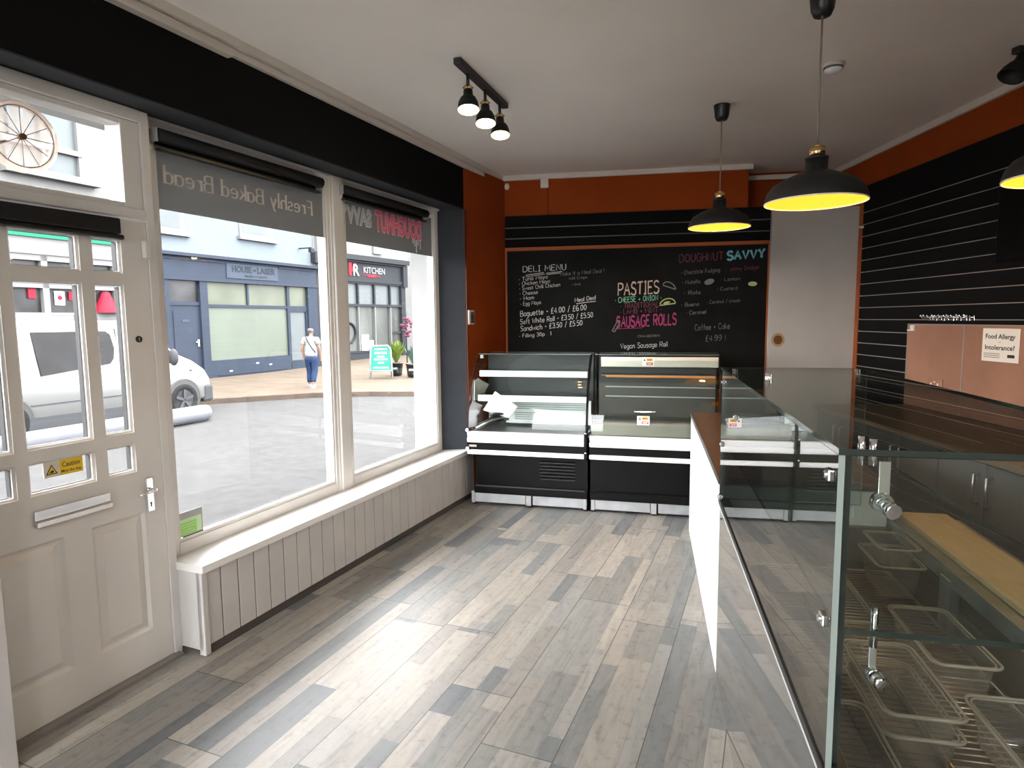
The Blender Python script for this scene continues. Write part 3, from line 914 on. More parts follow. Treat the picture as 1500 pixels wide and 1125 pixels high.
# thermostat and cables on the orange return
t = thing('thermostat', 'cream wall thermostat on the orange return beside the slate reveal', 'thermostat', 'W', (-2.38, 4.86, 1.565))
mb = MB(); mb.box(-2.398, -2.372, 4.815, 4.925, 1.505, 1.63, bev=.008); mb.build('casing', M['cream_plastic'], t)
mb = MB(); mb.box(-2.3725, -2.3705, 4.845, 4.91, 1.517, 1.612); mb.build('display', M['cabinet'], t)
mb = MB(); mb.tube([(-2.392, 4.812, 2.455), (-2.392, 4.812, 1.9), (-2.390, 4.808, 1.3), (-2.385, 4.806, .95), (-2.39, 4.80, .60), (-2.36, 4.80, .47)], .0055, 8)
tag(mb.build('cable', M['black_plastic'], None, 'W', (-2.39, 4.81, .5)), 'thin black cable running down the edge of the slate reveal', 'cable')
# sensor boxes on the back wall
t = thing('alarm_box', 'cream square alarm box under the moulding of the orange back wall', 'alarm box', 'K', (-.72, UB, 2.78))
mb = MB(); mb.box(-.758, -.684, UB - .04, UB - .001, 2.742, 2.822, bev=.006); mb.build('casing', M['cream_plastic'], t)
mb = MB(); mb.tube([(-.694, UB - .006, 2.742), (-.696, UB - .006, 2.5)], .005, 6); mb.build('cable', M['orange'], t)
mb = MB(); mb.sphere((-1.072, UB - .02, 2.768), .024, 12, sz=1.2); mb.box(-1.09, -1.054, UB - .03, UB - .001, 2.745, 2.80, bev=.01)
tag(mb.build('motion_sensor', M['trim'], None, 'K', (-1.07, UB, 2.77)), 'small rounded motion sensor high in the corner of the orange walls', 'sensor')

# ================================================================== BACK WALL
# black slatted strip over the chalkboard
t = thing('slatted_panel', 'black slatted board between the orange band and the chalkboard', 'wall panel', 'K', (0.08, UB - .02, 2.2))
zb = 2.205
mb = MB()
for a, b in ((2.213, 2.288), (2.300, 2.386), (2.398, 2.500)):
    mb.box(-1.094, 1.255, UB - .022, UB - .004, a, b)
mb.box(-1.094, 1.255, UB - .008, UB - .001, 2.213, 2.500); mb.build('board', M['black_paint'], t)
for z in (2.294, 2.392):
    mb = MB(); mb.box(-1.092, 1.253, UB - .0155, UB - .0085, z - .0035, z + .0035); mb.build('slot_insert', M['cabinet'], t)

CB = thing('chalkboard', 'large black chalkboard in an orange frame with the chalked deli and pasty menu', 'chalkboard', 'K', (.08, UB - .04, .95))
bu = UB - .030
mb = MB(); mb.box(-1.075, 1.24, bu, UB - .001, .90, 2.185); mb.build('board', M['board_black'], CB)
mb = MB()
mb.box(-1.094, 1.268, UB - .045, UB - .002, 2.178, 2.210, bev=.004)
mb.box(-1.094, -1.075, UB - .045, UB - .002, .88, 2.178, bev=.004); mb.box(1.238, 1.268, UB - .045, UB - .002, .88, 2.178, bev=.004)
mb.box(-1.075, 1.238, UB - .045, UB - .002, .88, .905)
mb.build('frame', M['frame_orange'], CB)
def chalk(lines, name, mk):
    for s, x, z, h, w, ln, tilt in lines:
        mb = MB()
        ax = Vector((1, 0, tilt))
        pl = lambda p, q: Vector((p, bu - .0008, q))
        if s[0] == '~':       # ruled line
            strip(mb, [(x, z), (x + w, z + tilt * w)], lambda dx, dy: h, pl)
        elif s[0] == '@':     # drawn half-moon pasty
            pts = [(x + w * math.cos(a * math.pi / 10), z + h * math.sin(a * math.pi / 10) + tilt * w * math.cos(a * math.pi / 10)) for a in range(11)]
            strip(mb, pts + [pts[0]], lambda dx, dy: ln, pl)
        elif s[0] == '#':     # filled oval scribble
            mb.face([Vector((x + w * math.cos(a * math.pi / 10), bu - .0007, z + h * math.sin(a * math.pi / 10) + tilt * w * math.cos(a * math.pi / 10))) for a in range(20)])
        else:
            write(mb, s, (x, bu, z), ax, Z, h, -Y, wid=w, line=ln * 1.25, jit=.22)
        mb.build('chalk_mark' if s[0] in '~@#' else name, M[mk], CB)
T1 = .085
chalk([('DELI MENU', -.925, 1.985, .052, .40, .95, .03), ('~', -.90, 1.955, .006, .17, 0, .12), ('~', -.90, 1.940, .005, .18, 0, .12), ('~', -.71, 1.968, .006, .15, 0, .09), ('~', -.70, 1.957, .005, .12, 0, .09)], 'menu_heading', 'chalk')
chalk([('* Tuna Mayo', -.965, 1.900, .034, .27, 1.0, T1), ('* Chicken Mayo', -.963, 1.858, .034, .29, 1.0, T1), ('* Sweet Chilli Chicken', -.960, 1.815, .034, .38, 1.0, T1), ('* Cheese', -.958, 1.768, .034, .17, 1.0, T1), ('* Ham', -.955, 1.722, .034, .13, 1.0, T1), ('* Egg Mayo', -.950, 1.672, .034, .19, 1.0, T1)], 'filling_list', 'chalk')
chalk([('Make it a Meal Deal !', -.575, 1.942, .034, .40, .9, .06), ('Add Crisps', -.50, 1.905, .026, .17, .9, .06), ('+ Drink', -.47, 1.850, .022, .08, .9, .05)], 'faint_note', 'chalk_faint')
chalk([('Baguette - £4.00 / £6.00', -.954, 1.572, .050, .62, 1.15, .09), ('Soft White Roll - £3.50 / £5.50', -.955, 1.499, .046, .68, 1.15, .09), ('Sandwich - £3.50 / £5.50', -.952, 1.435, .046, .58, 1.15, .09), ('* Filling 30p . 1', -.965, 1.372, .034, .30, 1.0, .08), ('Meal Deal', -.442, 1.700, .036, .19, 1.2, .12), ('~', -.37, 1.693, .006, .12, 0, .10), ('~', -.43, 1.685, .006, .07, 0, .10)], 'price_list', 'chalk')
chalk([('PASTIES', -.048, 1.752, .110, .36, 1.15, .055)], 'pasties_heading', 'chalk_cream')
chalk([('* CHEESE + ONION *', -.075, 1.688, .046, .41, 1.35, .05)], 'green_line', 'chalk_green')
chalk([('* TRADITIONAL *', -.025, 1.635, .044, .37, 1.2, .05), ('* LAMB + MINT *', -.03, 1.583, .044, .37, 1.1, .05)], 'maroon_lines', 'chalk_maroon')
chalk([('SAUSAGE ROLLS', -.060, 1.462, .098, .53, 1.5, .05), ('~', -.10, 1.448, .004, .27, 0, .04)], 'sausage_roll_heading', 'chalk_magenta')
chalk([('Vegan Sausage Roll', -.022, 1.268, .046, .42, .85, .05)], 'vegan_line', 'chalk')
chalk([('CRANBERRY', .13, 1.372, .02, .2, .9, .02)], 'dim_line', 'chalk_faint')
chalk([('DOUGHNUT', .49, 2.038, .068, .375, 1.0, .045)], 'doughnut_heading', 'chalk_maroon')
chalk([('SAVVY', .90, 2.050, .072, .31, 2.0, .05)], 'savvy_heading', 'chalk_blue')
chalk([('* Chocolate Fudging', .508, 1.930, .036, .33, .8, .06), ('* Nutella', .52, 1.845, .034, .15, .8, .05), ('* Rolo', .535, 1.750, .034, .14, .8, .05), ('* Bueno', .516, 1.645, .034, .15, .8, .05), ('* Caramel', .558, 1.572, .034, .17, .8, .06), ('* Lemon', .85, 1.865, .03, .16, .75, .05), ('* Custard', .82, 1.782, .03, .17, .75, .05), ('* Coconut / cream', .735, 1.668, .03, .28, .75, .05), ('Coffee + Cake', .635, 1.432, .05, .30, .7, .05), ('£4.99 !', .73, 1.335, .05, .17, .7, .05)], 'doughnut_list', 'chalk_faint')
chalk([('* Jammy Dodger', .885, 1.953, .034, .29, .8, .05)], 'red_line', 'chalk_maroon')
chalk([('@', .405, 1.820, .045, .055, .010, -.35), ('#', .75, 1.863, .026, .042, 0, .2)], 'chalk_drawing', 'chalk_faint')
chalk([('@', .392, 1.668, .052, .068, .010, .12), ('#', .385, 1.683, .012, .03, 0, .2), ('#', 1.118, 1.838, .020, .038, 0, 0)], 'chalk_pasty', 'chalk_lime')
mb = MB()
for a, b in (((-.10, 1.43), (-.05, 1.53)), ((-.075, 1.425), (-.028, 1.52)), ((-.10, 1.43), (-.075, 1.425)), ((-.05, 1.53), (-.028, 1.52))):
    strip(mb, [a, b], lambda dx, dy: .008, lambda p, q: Vector((p, bu - .0008, q)))
mb.build('chalk_roll', M['chalk_faint'], CB)

# tall pale panel with scorch mark
t = thing('tall_panel', 'tall plain grey-white panel with a round brown scorch beside the chalkboard', 'panel', 'K', (1.6, 5.82, 0))
mb = MB(); mb.box(1.243, 1.932, 5.80, 5.86, .0, 2.46, bev=.004); mb.build('panel_sheet', M['tall_panel'], t)
mb = MB()
for r_, mm, du in ((.055, 'scorch_halo', .0), (.036, 'dark_brown', .0004)):
    mb.m(M[mm]).face([(1.322 + r_ * math.cos(a * .2094) * (1 + .08 * math.sin(3 * a)), 5.7993 - du, 1.348 + 1.1 * r_ * math.sin(a * .2094)) for a in range(30)])
mb.build('scorch_mark', None, t)
mb = MB(); mb.box(1.932, 1.985, 5.74, 5.95, 0, 2.60, bev=.003); mb.m(M['frame_orange'])
struct('trim_10', mb, None, 'K', 'orange upright post between the pale panel and the slatted wall')
mb = MB(); mb.box(1.912, 1.962, 5.725, 5.742, 2.268, 2.285, bev=.003)
tag(mb.build('door_catch', M['cream_plastic'], None, 'K', (1.94, 5.73, 2.27)), 'small white catch on the orange post at the right back corner', 'catch')

# ================================================================== RIGHT WALL
t = thing('slatted_panel', 'large black slatted wall board with metal slot strips on the right wall', 'wall panel', 'R', (VR - .02, 3.0, 0))
zs = [2.394 - .0970 * i for i in range(0, 24)]
edges = [2.608] + zs + [.02]
mb = MB()
mb.box(VR - .006, VR - .001, -2.0, 5.455, .02, 2.608)
for a, b in zip(edges[:-1], edges[1:]):
    mb.box(VR - .022, VR - .006, -2.0, 5.455, b + .005, a - .005)
mb.build('board', M['black_paint'], t)
for z in zs:
    mb = MB(); mb.box(VR - .0225, VR - .007, -2.0, 5.453, z - .0055, z - .0008); mb.build('slot_insert', M['alu'], t)

SPL = [(3.4 - 1.30, 4.080), (4.088, 4.680)]
for i, (a, b) in enumerate(SPL):
    lab = ['copper-pink splashback sheet with the allergy notice on it', 'copper-pink splashback sheet with the double socket, nearer the corner'][i]
    t = thing('splashback', lab, 'splashback', 'R', (VR - .026, a, .92), 'copper splashback sheets')
    mb = MB(); mb.box(VR - .029, VR - .0235, a, b, .905, 1.482); mb.build('sheet', M['copper_pink'], t)
    mb = MB(); mb.box(VR - .033, VR - .0235, a, b, 1.482, 1.489); mb.box(VR - .033, VR - .0235, b - .002 if i == 0 else b, b + .006, .905, 1.489) ; mb.build('edge_strip', M['alu'], t)
t = thing('allergy_notice', 'square paper food allergy notice on the copper splashback', 'notice', 'R', (VR - .03, 3.81, 1.37))
nv = VR - .0295
mb = MB(); mb.box(nv - .0012, nv, 3.625, 3.917, 1.273, 1.468); mb.build('paper_sheet', M['paper'], t)
mb = MB()
btext(mb, 'Food Allergy', (nv - .0014, 3.892, 1.408), -Y, Z, .027, .235, .0004, .022); btext(mb, 'or', (nv - .0014, 3.785, 1.384), -Y, Z, .010, .02, .0004, .0)
btext(mb, 'Intolerance?', (nv - .0014, 3.892, 1.343), -Y, Z, .027, .235, .0004, .022)
for k in range(3):
    mb.box(nv - .0016, nv - .0013, 3.77, 3.90, 1.318 - k * .011, 1.321 - k * .011)
mb.box(nv - .0016, nv - .0013, 3.655, 3.71, 1.300, 1.318)
mb.build('lettering', M['ink'], t)
t = thing('double_socket', 'dark double power socket with white pin holes on the copper splashback', 'socket', 'R', (VR - .03, 4.335, 1.083))
mb = MB(); mb.box(VR - .040, VR - .0295, 4.26, 4.41, 1.036, 1.123, bev=.004); mb.build('face_plate', M['copper_pink'], t)
for uc in (4.300, 4.370):
    mb = MB()
    mb.box(VR - .0412, VR - .040, uc - .020, uc - .008, 1.054, 1.064); mb.box(VR - .0412, VR - .040, uc + .008, uc + .020, 1.054, 1.064); mb.box(VR - .0412, VR - .040, uc - .006, uc + .006, 1.078, 1.092)
    mb.build('pin_holes', M['white_card'], t)
mb = MB(); mb.box(VR - .0412, VR - .040, 4.327, 4.343, 1.096, 1.102); mb.build('switch', M['white_card'], t)
mb = MB(); mb.tube([(VR - .05, 4.618, 1.478), (VR - .05, 4.618, 1.452), (VR - .058, 4.625, 1.440), (VR - .066, 4.633, 1.446)], [.006, .006, .005, .003], 8); mb.box(VR - .046, VR - .0295, 4.605, 4.631, 1.438, 1.480, bev=.003)
tag(mb.build('wall_hook', M['white_card'], None, 'R', (VR - .04, 4.618, 1.45)), 'white stick-on hook at the far top corner of the copper splashback', 'hook')
# prongs in the slot over the splashback
for i in range(12):
    u = 4.46 - i * .0405 - (.012 if i % 3 == 0 else 0)
    if i == 0:
        t = thing('display_prong', 'short silver display prong in the slot above the copper splashback, one of a row', 'hook', 'R', (VR - .02, u, 1.53), 'silver prongs above the splashback')
        mb = MB(); mb.tube([(VR - .022, u, 1.533), (VR - .07, u, 1.530), (VR - .085, u, 1.542)], .0035, 6); mb.sphere((VR - .086, u, 1.545), .0075, 10); mb.build('prong', M['chrome'], t)
        mb = MB(); mb.box(VR - .027, VR - .0225, u - .008, u + .008, 1.512, 1.545, bev=.001); mb.build('back_plate', M['chrome'], t)
        p0 = t
    else:
        c = copy_tree(p0); c.location = Wd('R', VR - .02, u, 1.53 + (.002 if i % 2 else -.001))
t = thing('wall_screen', 'black wall-mounted screen on the slatted right wall', 'screen', 'R', (VR - .05, 3.4, 2.05))
mb = MB(); mb.box(VR - .075, VR - .03, 3.00, 3.80, 1.850, 2.275, bev=.006); mb.build('casing', M['tv'], t)
mb = MB(); mb.box(VR - .0765, VR - .0752, 3.015, 3.785, 1.870, 2.26); mb.build('display', M['tv'], t)
mb = MB(); mb.box(VR - .032, VR - .0235, 3.3, 3.6, 1.95, 2.2); mb.build('bracket', M['black_metal'], t)

# back counter under the splashback: worktop + grey units
t = thing('worktop', 'long brown worktop against the right wall below the copper splashback', 'worktop', 'R', (2.42, 3.2, .87))
mb = MB(); mb.box(2.09, VR - .035, 1.85, 4.69, .865, .902, bev=.006); mb.build('top', M['olive_top'], t)
for i in range(4):
    a = 1.90 + i * .695
    if i == 0:
        t = thing('base_cabinet', 'dark grey base cabinet with bar handles under the back worktop', 'cabinet', 'R', (2.42, a, 0), 'dark grey cabinets under the back worktop')
        mb = MB(); mb.box(2.135, VR - .036, a + .003, a + .692, .0, .863); mb.build('carcass', M['cabinet'], t)
        for k in range(2):
            q = a + .005 + k * .345
            mb = MB(); mb.box(2.115, 2.134, q, q + .340, .12, .855, bev=.003); dr = mb.build('door', M['cabinet'], t)
            h = q + (.30 if k == 0 else .04)
            mb = MB(); mb.tube([(2.115, h, .80), (2.088, h, .80), (2.088, h, .66), (2.115, h, .66)], .006, 8); mb.build('handle', M['steel'], dr)
        mb = MB(); mb.box(2.16, 2.20, a + .003, a + .692, 0, .12) ; mb.bm.free()
        c0 = t
    else:
        c = copy_tree(c0); c.location = Wd('R', 2.42, a, 0)

# ================================================================== LAMPS
def pendant(label, x, y, zr, sc=1.0):
    """zr rim height"""
    t = thing('pendant_lamp', label, 'lamp', 'N', (0, 0, 0), 'black dome pendant lamps')
    t.location = (x, y, zr); t.scale = (sc, sc, sc)
    mb = MB()
    mb.m(M['shade']).lathe([(.191, 0), (.189, .014), (.180, .042), (.160, .068), (.118, .092), (.074, .111), (.046, .121), (.041, .124), (.041, .172), (.0, .173)], n=48)
    mb.m(M['white_card']).lathe([(.1915, .002), (.1905, -.003), (.187, -.002), (.186, .004)], n=48)
    mb.m(M['gold_in']).lathe([(.186, .002), (.185, .012), (.176, .040), (.156, .064), (.114, .087), (.072, .106), (.0, .112)], n=48)
    mb.build('lamp_shade', None, t, recalc=False)
    mb = MB(); mb.cyl((0, 0, .1735), (0, 0, .212), .030, n=28); mb.cyl((0, 0, .212), (0, 0, .222), .014, n=18); mb.build('lamp_neck', M['brass'], t)
    mb = MB(); mb.cyl((0, 0, .166), (0, 0, .174), .044, n=28); mb.build('collar', M['black_plastic'], t)
    mb = MB(); mb.tube([(0, 0, .212), (0, 0, (ZC - zr) / sc - .085)], .004, 8); mb.build('cord', M['cord'], t)
    h = (ZC - zr) / sc
    mb = MB(); mb.lathe([(0, h - .092), (.032, h - .092), (.042, h - .07), (.050, h - .004), (.050, h), (0, h)], n=28); mb.build('ceiling_cup', M['black_plastic'], t)
    mb = MB(); mb.sphere((0, 0, .062), .024, 14, sz=1.15); mb.build('bulb', M['bulb'], t)
    li = bpy.data.lights.new('pendant_light', 'POINT'); li.energy = 4.0; li.color = (1, .50, .12); li.shadow_soft_size = .03
    lo = bpy.data.objects.new('bulb_light', li); COL.objects.link(lo); lo.parent = t; lo.location = (0, 0, .030)
    return t
pendant('farthest black dome pendant lamp, hanging in front of the chalkboard', 1.327, 4.097, 2.118)
pendant('middle black dome pendant lamp, hanging in front of the pale panel', 1.280, 2.715, 2.025, 1.055)
pendant('nearest black dome pendant lamp, cut off by the right edge of the view', 1.885, 2.18, 2.008, 1.0)

def spot(t, p, d, rz_end):
    """one lamp head of a track: stem from p down, bell pointing along d"""
    p = Vector(p); d = Vector(d).normalized()
    mb = MB(); mb.cyl(p, p + Vector((0, 0, -.07)), .009, n=10); st_ = mb.build('stem', M['black_metal'], t)
    j = p + Vector((0, 0, -.075))
    mb = MB(); mb.lathe([(.0, 0), (.02, 0), (.02, .03), (.0, .03)], j - d * .012, 16, d); 
    mb.cyl(j + Vector((-.028, 0, .004)), j + Vector((.028, 0, .004)), .006, n=10)
    mb.build('joint', M['brass'], t)
    mb = MB()
    mb.m(M['shade']).lathe([(.0, .012), (.024, .012), (.026, .045), (.040, .056), (.052, .080), (.056, .105), (.057, .120)], j, 32, d)
    mb.m(M['shade_in']).lathe([(.057, .120), (.0555, .121), (.053, .105), (.049, .082), (.037, .060), (.0, .055)], j, 32, d)
    sh = mb.build('lamp_shade', None, t, recalc=False)
    mb = MB(); mb.sphere(j + d * .088, .022, 12); mb.build('bulb', M['bulb'], t)
    li = bpy.data.lights.new('spot_light', 'POINT'); li.energy = .8; li.color = (1, .76, .40); li.shadow_soft_size = .02
    lo = bpy.data.objects.new('bulb_light', li); COL.objects.link(lo); lo.parent = t; lo.location = (j + d * .116) - ORG[t.name]
a, b = Vector((-.262, 3.335, ZC)), Vector((-.025, 4.03, ZC))
t = thing('track_light', 'black ceiling track with three lit bell-shaped spotlights near the window', 'lamp', 'N', ((a + b) / 2)[:])
dd = (b - a).normalized(); side = dd.cross(Z)
mb = MB(); mb.obox((a + b) / 2 - Z * .016, dd, side, Z, (b - a).length / 2, .021, .016, .004); mb.build('track', M['black_metal'], t)
for k, q in enumerate((.19, .53, .86)):
    p = a + (b - a) * q - Z * .03
    spot(t, p, (.02, -.22, -1), 0)
t = thing('track_light', 'black ceiling track with unlit-looking spotlight at the right edge of the view', 'lamp', 'N', (2.62, 3.28, ZC))
mb = MB(); mb.obox((2.665, 3.30, ZC - .016), (1, .18, 0), (-.18, 1, 0), Z, .165, .022, .016, .004); mb.build('track', M['black_metal'], t)
p = Vector((2.515, 3.25, ZC - .03)); d = Vector((-.50, -.05, -.87)).normalized()
mb = MB(); mb.cyl(p, p + Vector((0, 0, -.04)), .009, n=10); mb.build('stem', M['black_metal'], t)
j = p + Vector((-.0, 0, -.045))
mb = MB()
mb.m(M['shade']).lathe([(.0, -.03), (.024, -.03), (.026, .01), (.040, .03), (.054, .06), (.060, .09)], j, 32, d); mb.m(M['shade']).lathe([(.060, .09), (.0585, .091), (.052, .06), (.0, .03)], j, 32, d)
mb.build('lamp_shade', None, t, recalc=False)
# added fill lights, unseen behind the camera, to brighten the room
for x, y in ((-.75, -.9), (1.7, -.9)):
    mb = MB(); mb.lathe([(.0, ZC - .03), (.21, ZC - .03), (.215, ZC - .02), (.215, ZC), (0, ZC)], (x, y, 0), 36); bs = mb.build('fill_light', M['white_upvc'], CEIL)
    mb = MB(); mb.lathe([(.0, ZC - .085), (.08, ZC - .08), (.15, ZC - .064), (.195, ZC - .03)], (x, y, 0), 36); mb.build('lamp_shade', M['opal'], bs)
t = thing('smoke_detector', 'round white smoke detector on the ceiling between the pendant lamps', 'smoke detector', 'N', (1.705, 3.47, ZC))
mb = MB(); mb.lathe([(.0, ZC - .012), (.052, ZC - .012), (.054, ZC - .004), (.054, ZC), (0, ZC)], (1.705, 3.47, 0), 32); mb.build('base', M['trim'], t)
mb = MB(); mb.lathe([(.0, ZC - .042), (.030, ZC - .042), (.044, ZC - .034), (.046, ZC - .012), (.0, ZC - .012)], (1.705, 3.47, 0), 32); mb.build('cover', M['white_bar'], t)
mb = MB(); mb.lathe([(.0465, ZC - .016), (.0475, ZC - .016), (.0475, ZC - .026), (.0455, ZC - .026)], (1.705, 3.47, 0), 32); mb.build('vent_band', M['cabinet'], t)
# ================================================================== DELI COUNTERS along the back wall
VF, UF = -1.651, 4.932
def gprof(k):
    """curved front glass: (y, z) from bumper to top"""
    pts = [(-.035, .640), (-.030, .74), (-.005, .86), (.045, 1.0), (.115, 1.12), (.20, 1.215), (.262, 1.255)]
    return pts
def deli(name_label, v0, kind):
    t = thing('deli_counter', name_label, 'deli counter', 'F', (v0 + .5, UF, 0), 'curved-glass deli counters')
    x0, x1 = v0 + .006, v0 + .994
    def XB(mb, xa, xb, ya, yb, za, zb, bev=0.0): mb.box(xa, xb, UF + ya, UF + yb, za, zb, bev=bev); return mb
    # plinth with feet
    mb = MB(); XB(mb, x0 + .03, x0 + .47, .02, .035, .022, .105, .002); XB(mb, x0 + .53, x1 - .03, .02, .035, .022, .105, .002)
    XB(mb, x0 + .005, x0 + .035, .012, .04, .015, .115, .003); XB(mb, x0 + .475, x0 + .52, .010, .04, .015, .115, .003); XB(mb, x1 - .04, x1 - .01, .012, .04, .015, .115, .003)
    mb.build('plinth', M['dull_steel'], t)
    for xx in (x0 + .02, x0 + .50, x1 - .025):
        for yy in (.05, .52):
            mb = MB(); mb.cyl((xx, UF + yy, 0), (xx, UF + yy, .05), .014, n=12); mb.cyl((xx, UF + yy, 0), (xx, UF + yy, .012), .022, n=12); mb.build('foot', M['black_plastic'], t)
    # body shell
    mb = MB()
    XB(mb, x0 + (.05 if kind == 'cold' else .0), x1, .035, .58, .105, .60)
    XB(mb, x0 + (.05 if kind == 'cold' else .0), x1, .0, .035, .105, .44, .004)
    XB(mb, x0 + (.04 if kind == 'cold' else .0), x1, -.018, .03, .108, .168, .006)
    XB(mb, x0, x1, -.045, .035, .478, .56)
    XB(mb, x0 + .05, x1, .545, .585, .60, 1.25)
    mb.build('body', M['deli_black'], t)
    mb = MB(); XB(mb, x0 + .05, x1 - .02, -.021, -.012, .168, .178, .003); mb.build('lower_ledge', M['deli_black' if kind != 'cold' else 'deli_back'], t)
    # bumpers
    mb = MB(); XB(mb, x0, x1 - .012, -.070, -.03, .588, .636, .012); XB(mb, x0, x1 - .012, -.078, -.03, .545, .590, .012); mb.build('bumper', M['white_bar'], t)
    mb = MB(); XB(mb, x0, x1 - .012, -.066, -.03, .446, .482, .006); mb.build('lower_bumper', M['white_bar'], t)
    # glass: front, top, ends
    P = gprof(kind)
    mb = MB()
    for dy in (0, .006):
        for (ya, za), (yb, zb) in zip(P[:-1], P[1:]):
            mb.m(M['deli_glass']).face([(x0 + .004, UF + ya + dy, za), (x1 - .02, UF + ya + dy, za), (x1 - .02, UF + yb + dy, zb), (x0 + .004, UF + yb + dy, zb)], True)
    bmesh.ops.remove_doubles(mb.bm, verts=mb.bm.verts[:], dist=.0005)
    mb.m(M['glass_edge'])
    for q in (x0 + .004,):
        for (ya, za), (yb, zb) in zip(P[:-1], P[1:]):
            mb.face([(q, UF + ya, za), (q, UF + ya + .006, za), (q, UF + yb + .006, zb), (q, UF + yb, zb)])
    mb.face([(x0, UF + P[-1][0] - .002, P[-1][1] + .001), (x1 - .02, UF + P[-1][0] - .002, P[-1][1] + .001), (x1 - .02, UF + P[-1][0] + .006, P[-1][1] + .001), (x0, UF + P[-1][0] + .006, P[-1][1] + .001)])
    mb.build('front_glass', None, t, recalc=False)
    mb = MB(); mb.slab((x0 + .004, UF + .27, 1.250), X, Y, x1 - x0 - .02, .31, .006, M['deli_glass'], M['glass_edge']); mb.build('top_glass', None, t)
    if kind == 'cold':
        mb = MB(); mb.m(M['deli_glass']).face([(x0 + .002, UF + y_, z_) for y_, z_ in P] + [(x0 + .002, UF + .57, 1.255), (x0 + .002, UF + .57, .64)])
        mb.build('end_glass', None, t)
    # end post (curved black arm) at the right
    for xe, w_ in ((x1 - .014, .014), (x0 - .004, .008)):
        if xe < x0 and kind != 'cold': continue
        mb = MB()
        pp = [(y_ - .012, z_) for y_, z_ in P] ; pq = [(y_ + (.035 if xe > x0 else .004), z_) for y_, z_ in P]
        if xe < x0: pp, pq = [(-.05, .43), (-.06, .54), (-.06, .64), (-.045, .655)], [(-.0, .43), (.0, .54), (.0, .64), (-.0, .655)]
        poly = pp + list(reversed(pq))
        mb.prism(poly, lambda p_, q_, t_: (t_, UF + p_, q_), xe, xe + w_)
        mb.build('end_post', M['deli_black'], t)
    mb = MB(); XB(mb, x1 - .022, x1 + .002, -.085, -.02, .43, .66, .006); mb.build('end_cap', M['deli_black'], t)
    for z_ in (.50, .655) if kind == 'cold' else (.50,):
        mb = MB(); mb.sphere((x1 - .008, UF - .088, z_), .009, 10); mb.build('cap_screw', M['chrome'], t)
    if kind == 'cold':
        for z_ in (.49, .645):
            mb = MB(); mb.sphere((x0 + .002, UF - .062, z_), .016, 12); mb.build('knob', M['white_bar'], t)
        mb = MB(); XB(mb, x0 + .006, x0 + .075, -.049, -.044, .505, .522); mb.build('name_plate', M['alu'], t)
        mb = MB(); XB(mb, x0 + .018, x0 + .045, .27, .29, 1.215, 1.245, .004); mb.build('glass_clamp', M['white_card'], t)
        # louvres
        mb = MB()
        for k in range(6):
            z_ = .388 - k * .027
            mb.m(M['ink']).box(x0 + .60, x0 + .885, UF - .0025, UF + .001, z_ - .006, z_ + .006)
            mb.m(M['deli_black']).obox((x0 + .742, UF - .006, z_ + .009), X, (0, 1, -.7), (0, .7, 1), .143, .009, .0015)
        mb.build('louvre_vent', None, t)
        # shelves with white front rails
        for z_, ya, yb in ((1.065, .19, .50), (.862, .13, .50)):
            mb = MB(); XB(mb, x0 + .035, x1 - .03, ya, ya + .022, z_, z_ + .052, .004); rl = mb.build('shelf_rail', M['white_bar'], t)
            mb = MB(); mb.slab((x0 + .035, UF + ya + .022, z_ + .046), X, Y, x1 - x0 - .07, yb - ya, .006, M['deli_glass'], M['glass_edge']); mb.build('glass_shelf', None, t)
        mb = MB(); XB(mb, x0 + .01, x1 - .02, -.03, .54, .600, .612); mb.m(M['deck']); mb.build('deck', None, t)
        # perforated back panel
        mb = MB()
        mb.m(M['white_bar']).box(x0 + .23, x1 - .03, UF + .42, UF + .44, .635, .845)
        for r_ in range(9):
            if r_ == 4: continue
            z_ = .668 + r_ * .0185
            for c_ in range(58):
                xx = x0 + .285 + c_ * .0112
                mb.m(M['ink']).face([(xx, UF + .4195, z_), (xx + .006, UF + .4195, z_), (xx + .006, UF + .4195, z_ + .011), (xx, UF + .4195, z_ + .011)])
        mb.m(M['white_bar']).box(x0 + .21, x1 - .03, UF + .405, UF + .425, .64, .655)
        mb.build('air_grille', None, t, recalc=False)
        mb = MB(); XB(mb, x0 + .02, x1 - .02, .50, .545, .61, 1.24); mb.build('back_panel', M['deli_back'], t)
    else:
        mb = MB(); XB(mb, x0 + .01, x1 - .02, -.025, .0, .636, .742, .003); XB(mb, x0 + .01, x1 - .02, -.02, .06, .742, .750, .003); mb.build('front_upstand', M['hot_steel'], t)
        mb = MB(); XB(mb, x0 + .01, x1 - .02, .06, .54, .700, .712); mb.build('deck', M['deli_back'], t)
        mb = MB(); XB(mb, x0 + .06, x1 - .02, .20, .215, 1.158, 1.238, .003); mb.build('header_panel', M['hot_panel'], t)
        mb = MB(); XB(mb, x0 + .09, x1 - .035, .29, .31, 1.065, 1.085, .003); mb.slab((x0 + .05, UF + .31, 1.078), X, Y, x1 - x0 - .09, .22, .006, M['deli_glass'], M['glass_edge']); mb.mats.append(M['copper_strip']); mb.mi = len(mb.mats) - 1
        mb.box(x0 + .09, x1 - .035, UF + .288, UF + .292, 1.066, 1.084); mb.build('copper_shelf', None, t)
        for z_ in (.975, .895):
            mb = MB(); XB(mb, x0 + .08, x1 - .03, .36, .37, z_, z_ + .010, .002); mb.build('wire_shelf', M['dull_steel'], t)
        mb = MB(); XB(mb, x0 + .01, x1 - .02, .50, .545, .71, 1.0); mb.build('back_panel', M['hot_back'], t)
        mb = MB(); XB(mb, x0 + .01, x1 - .02, .50, .545, 1.0, 1.24); mb.build('upper_back_panel', M['deli_back'], t)
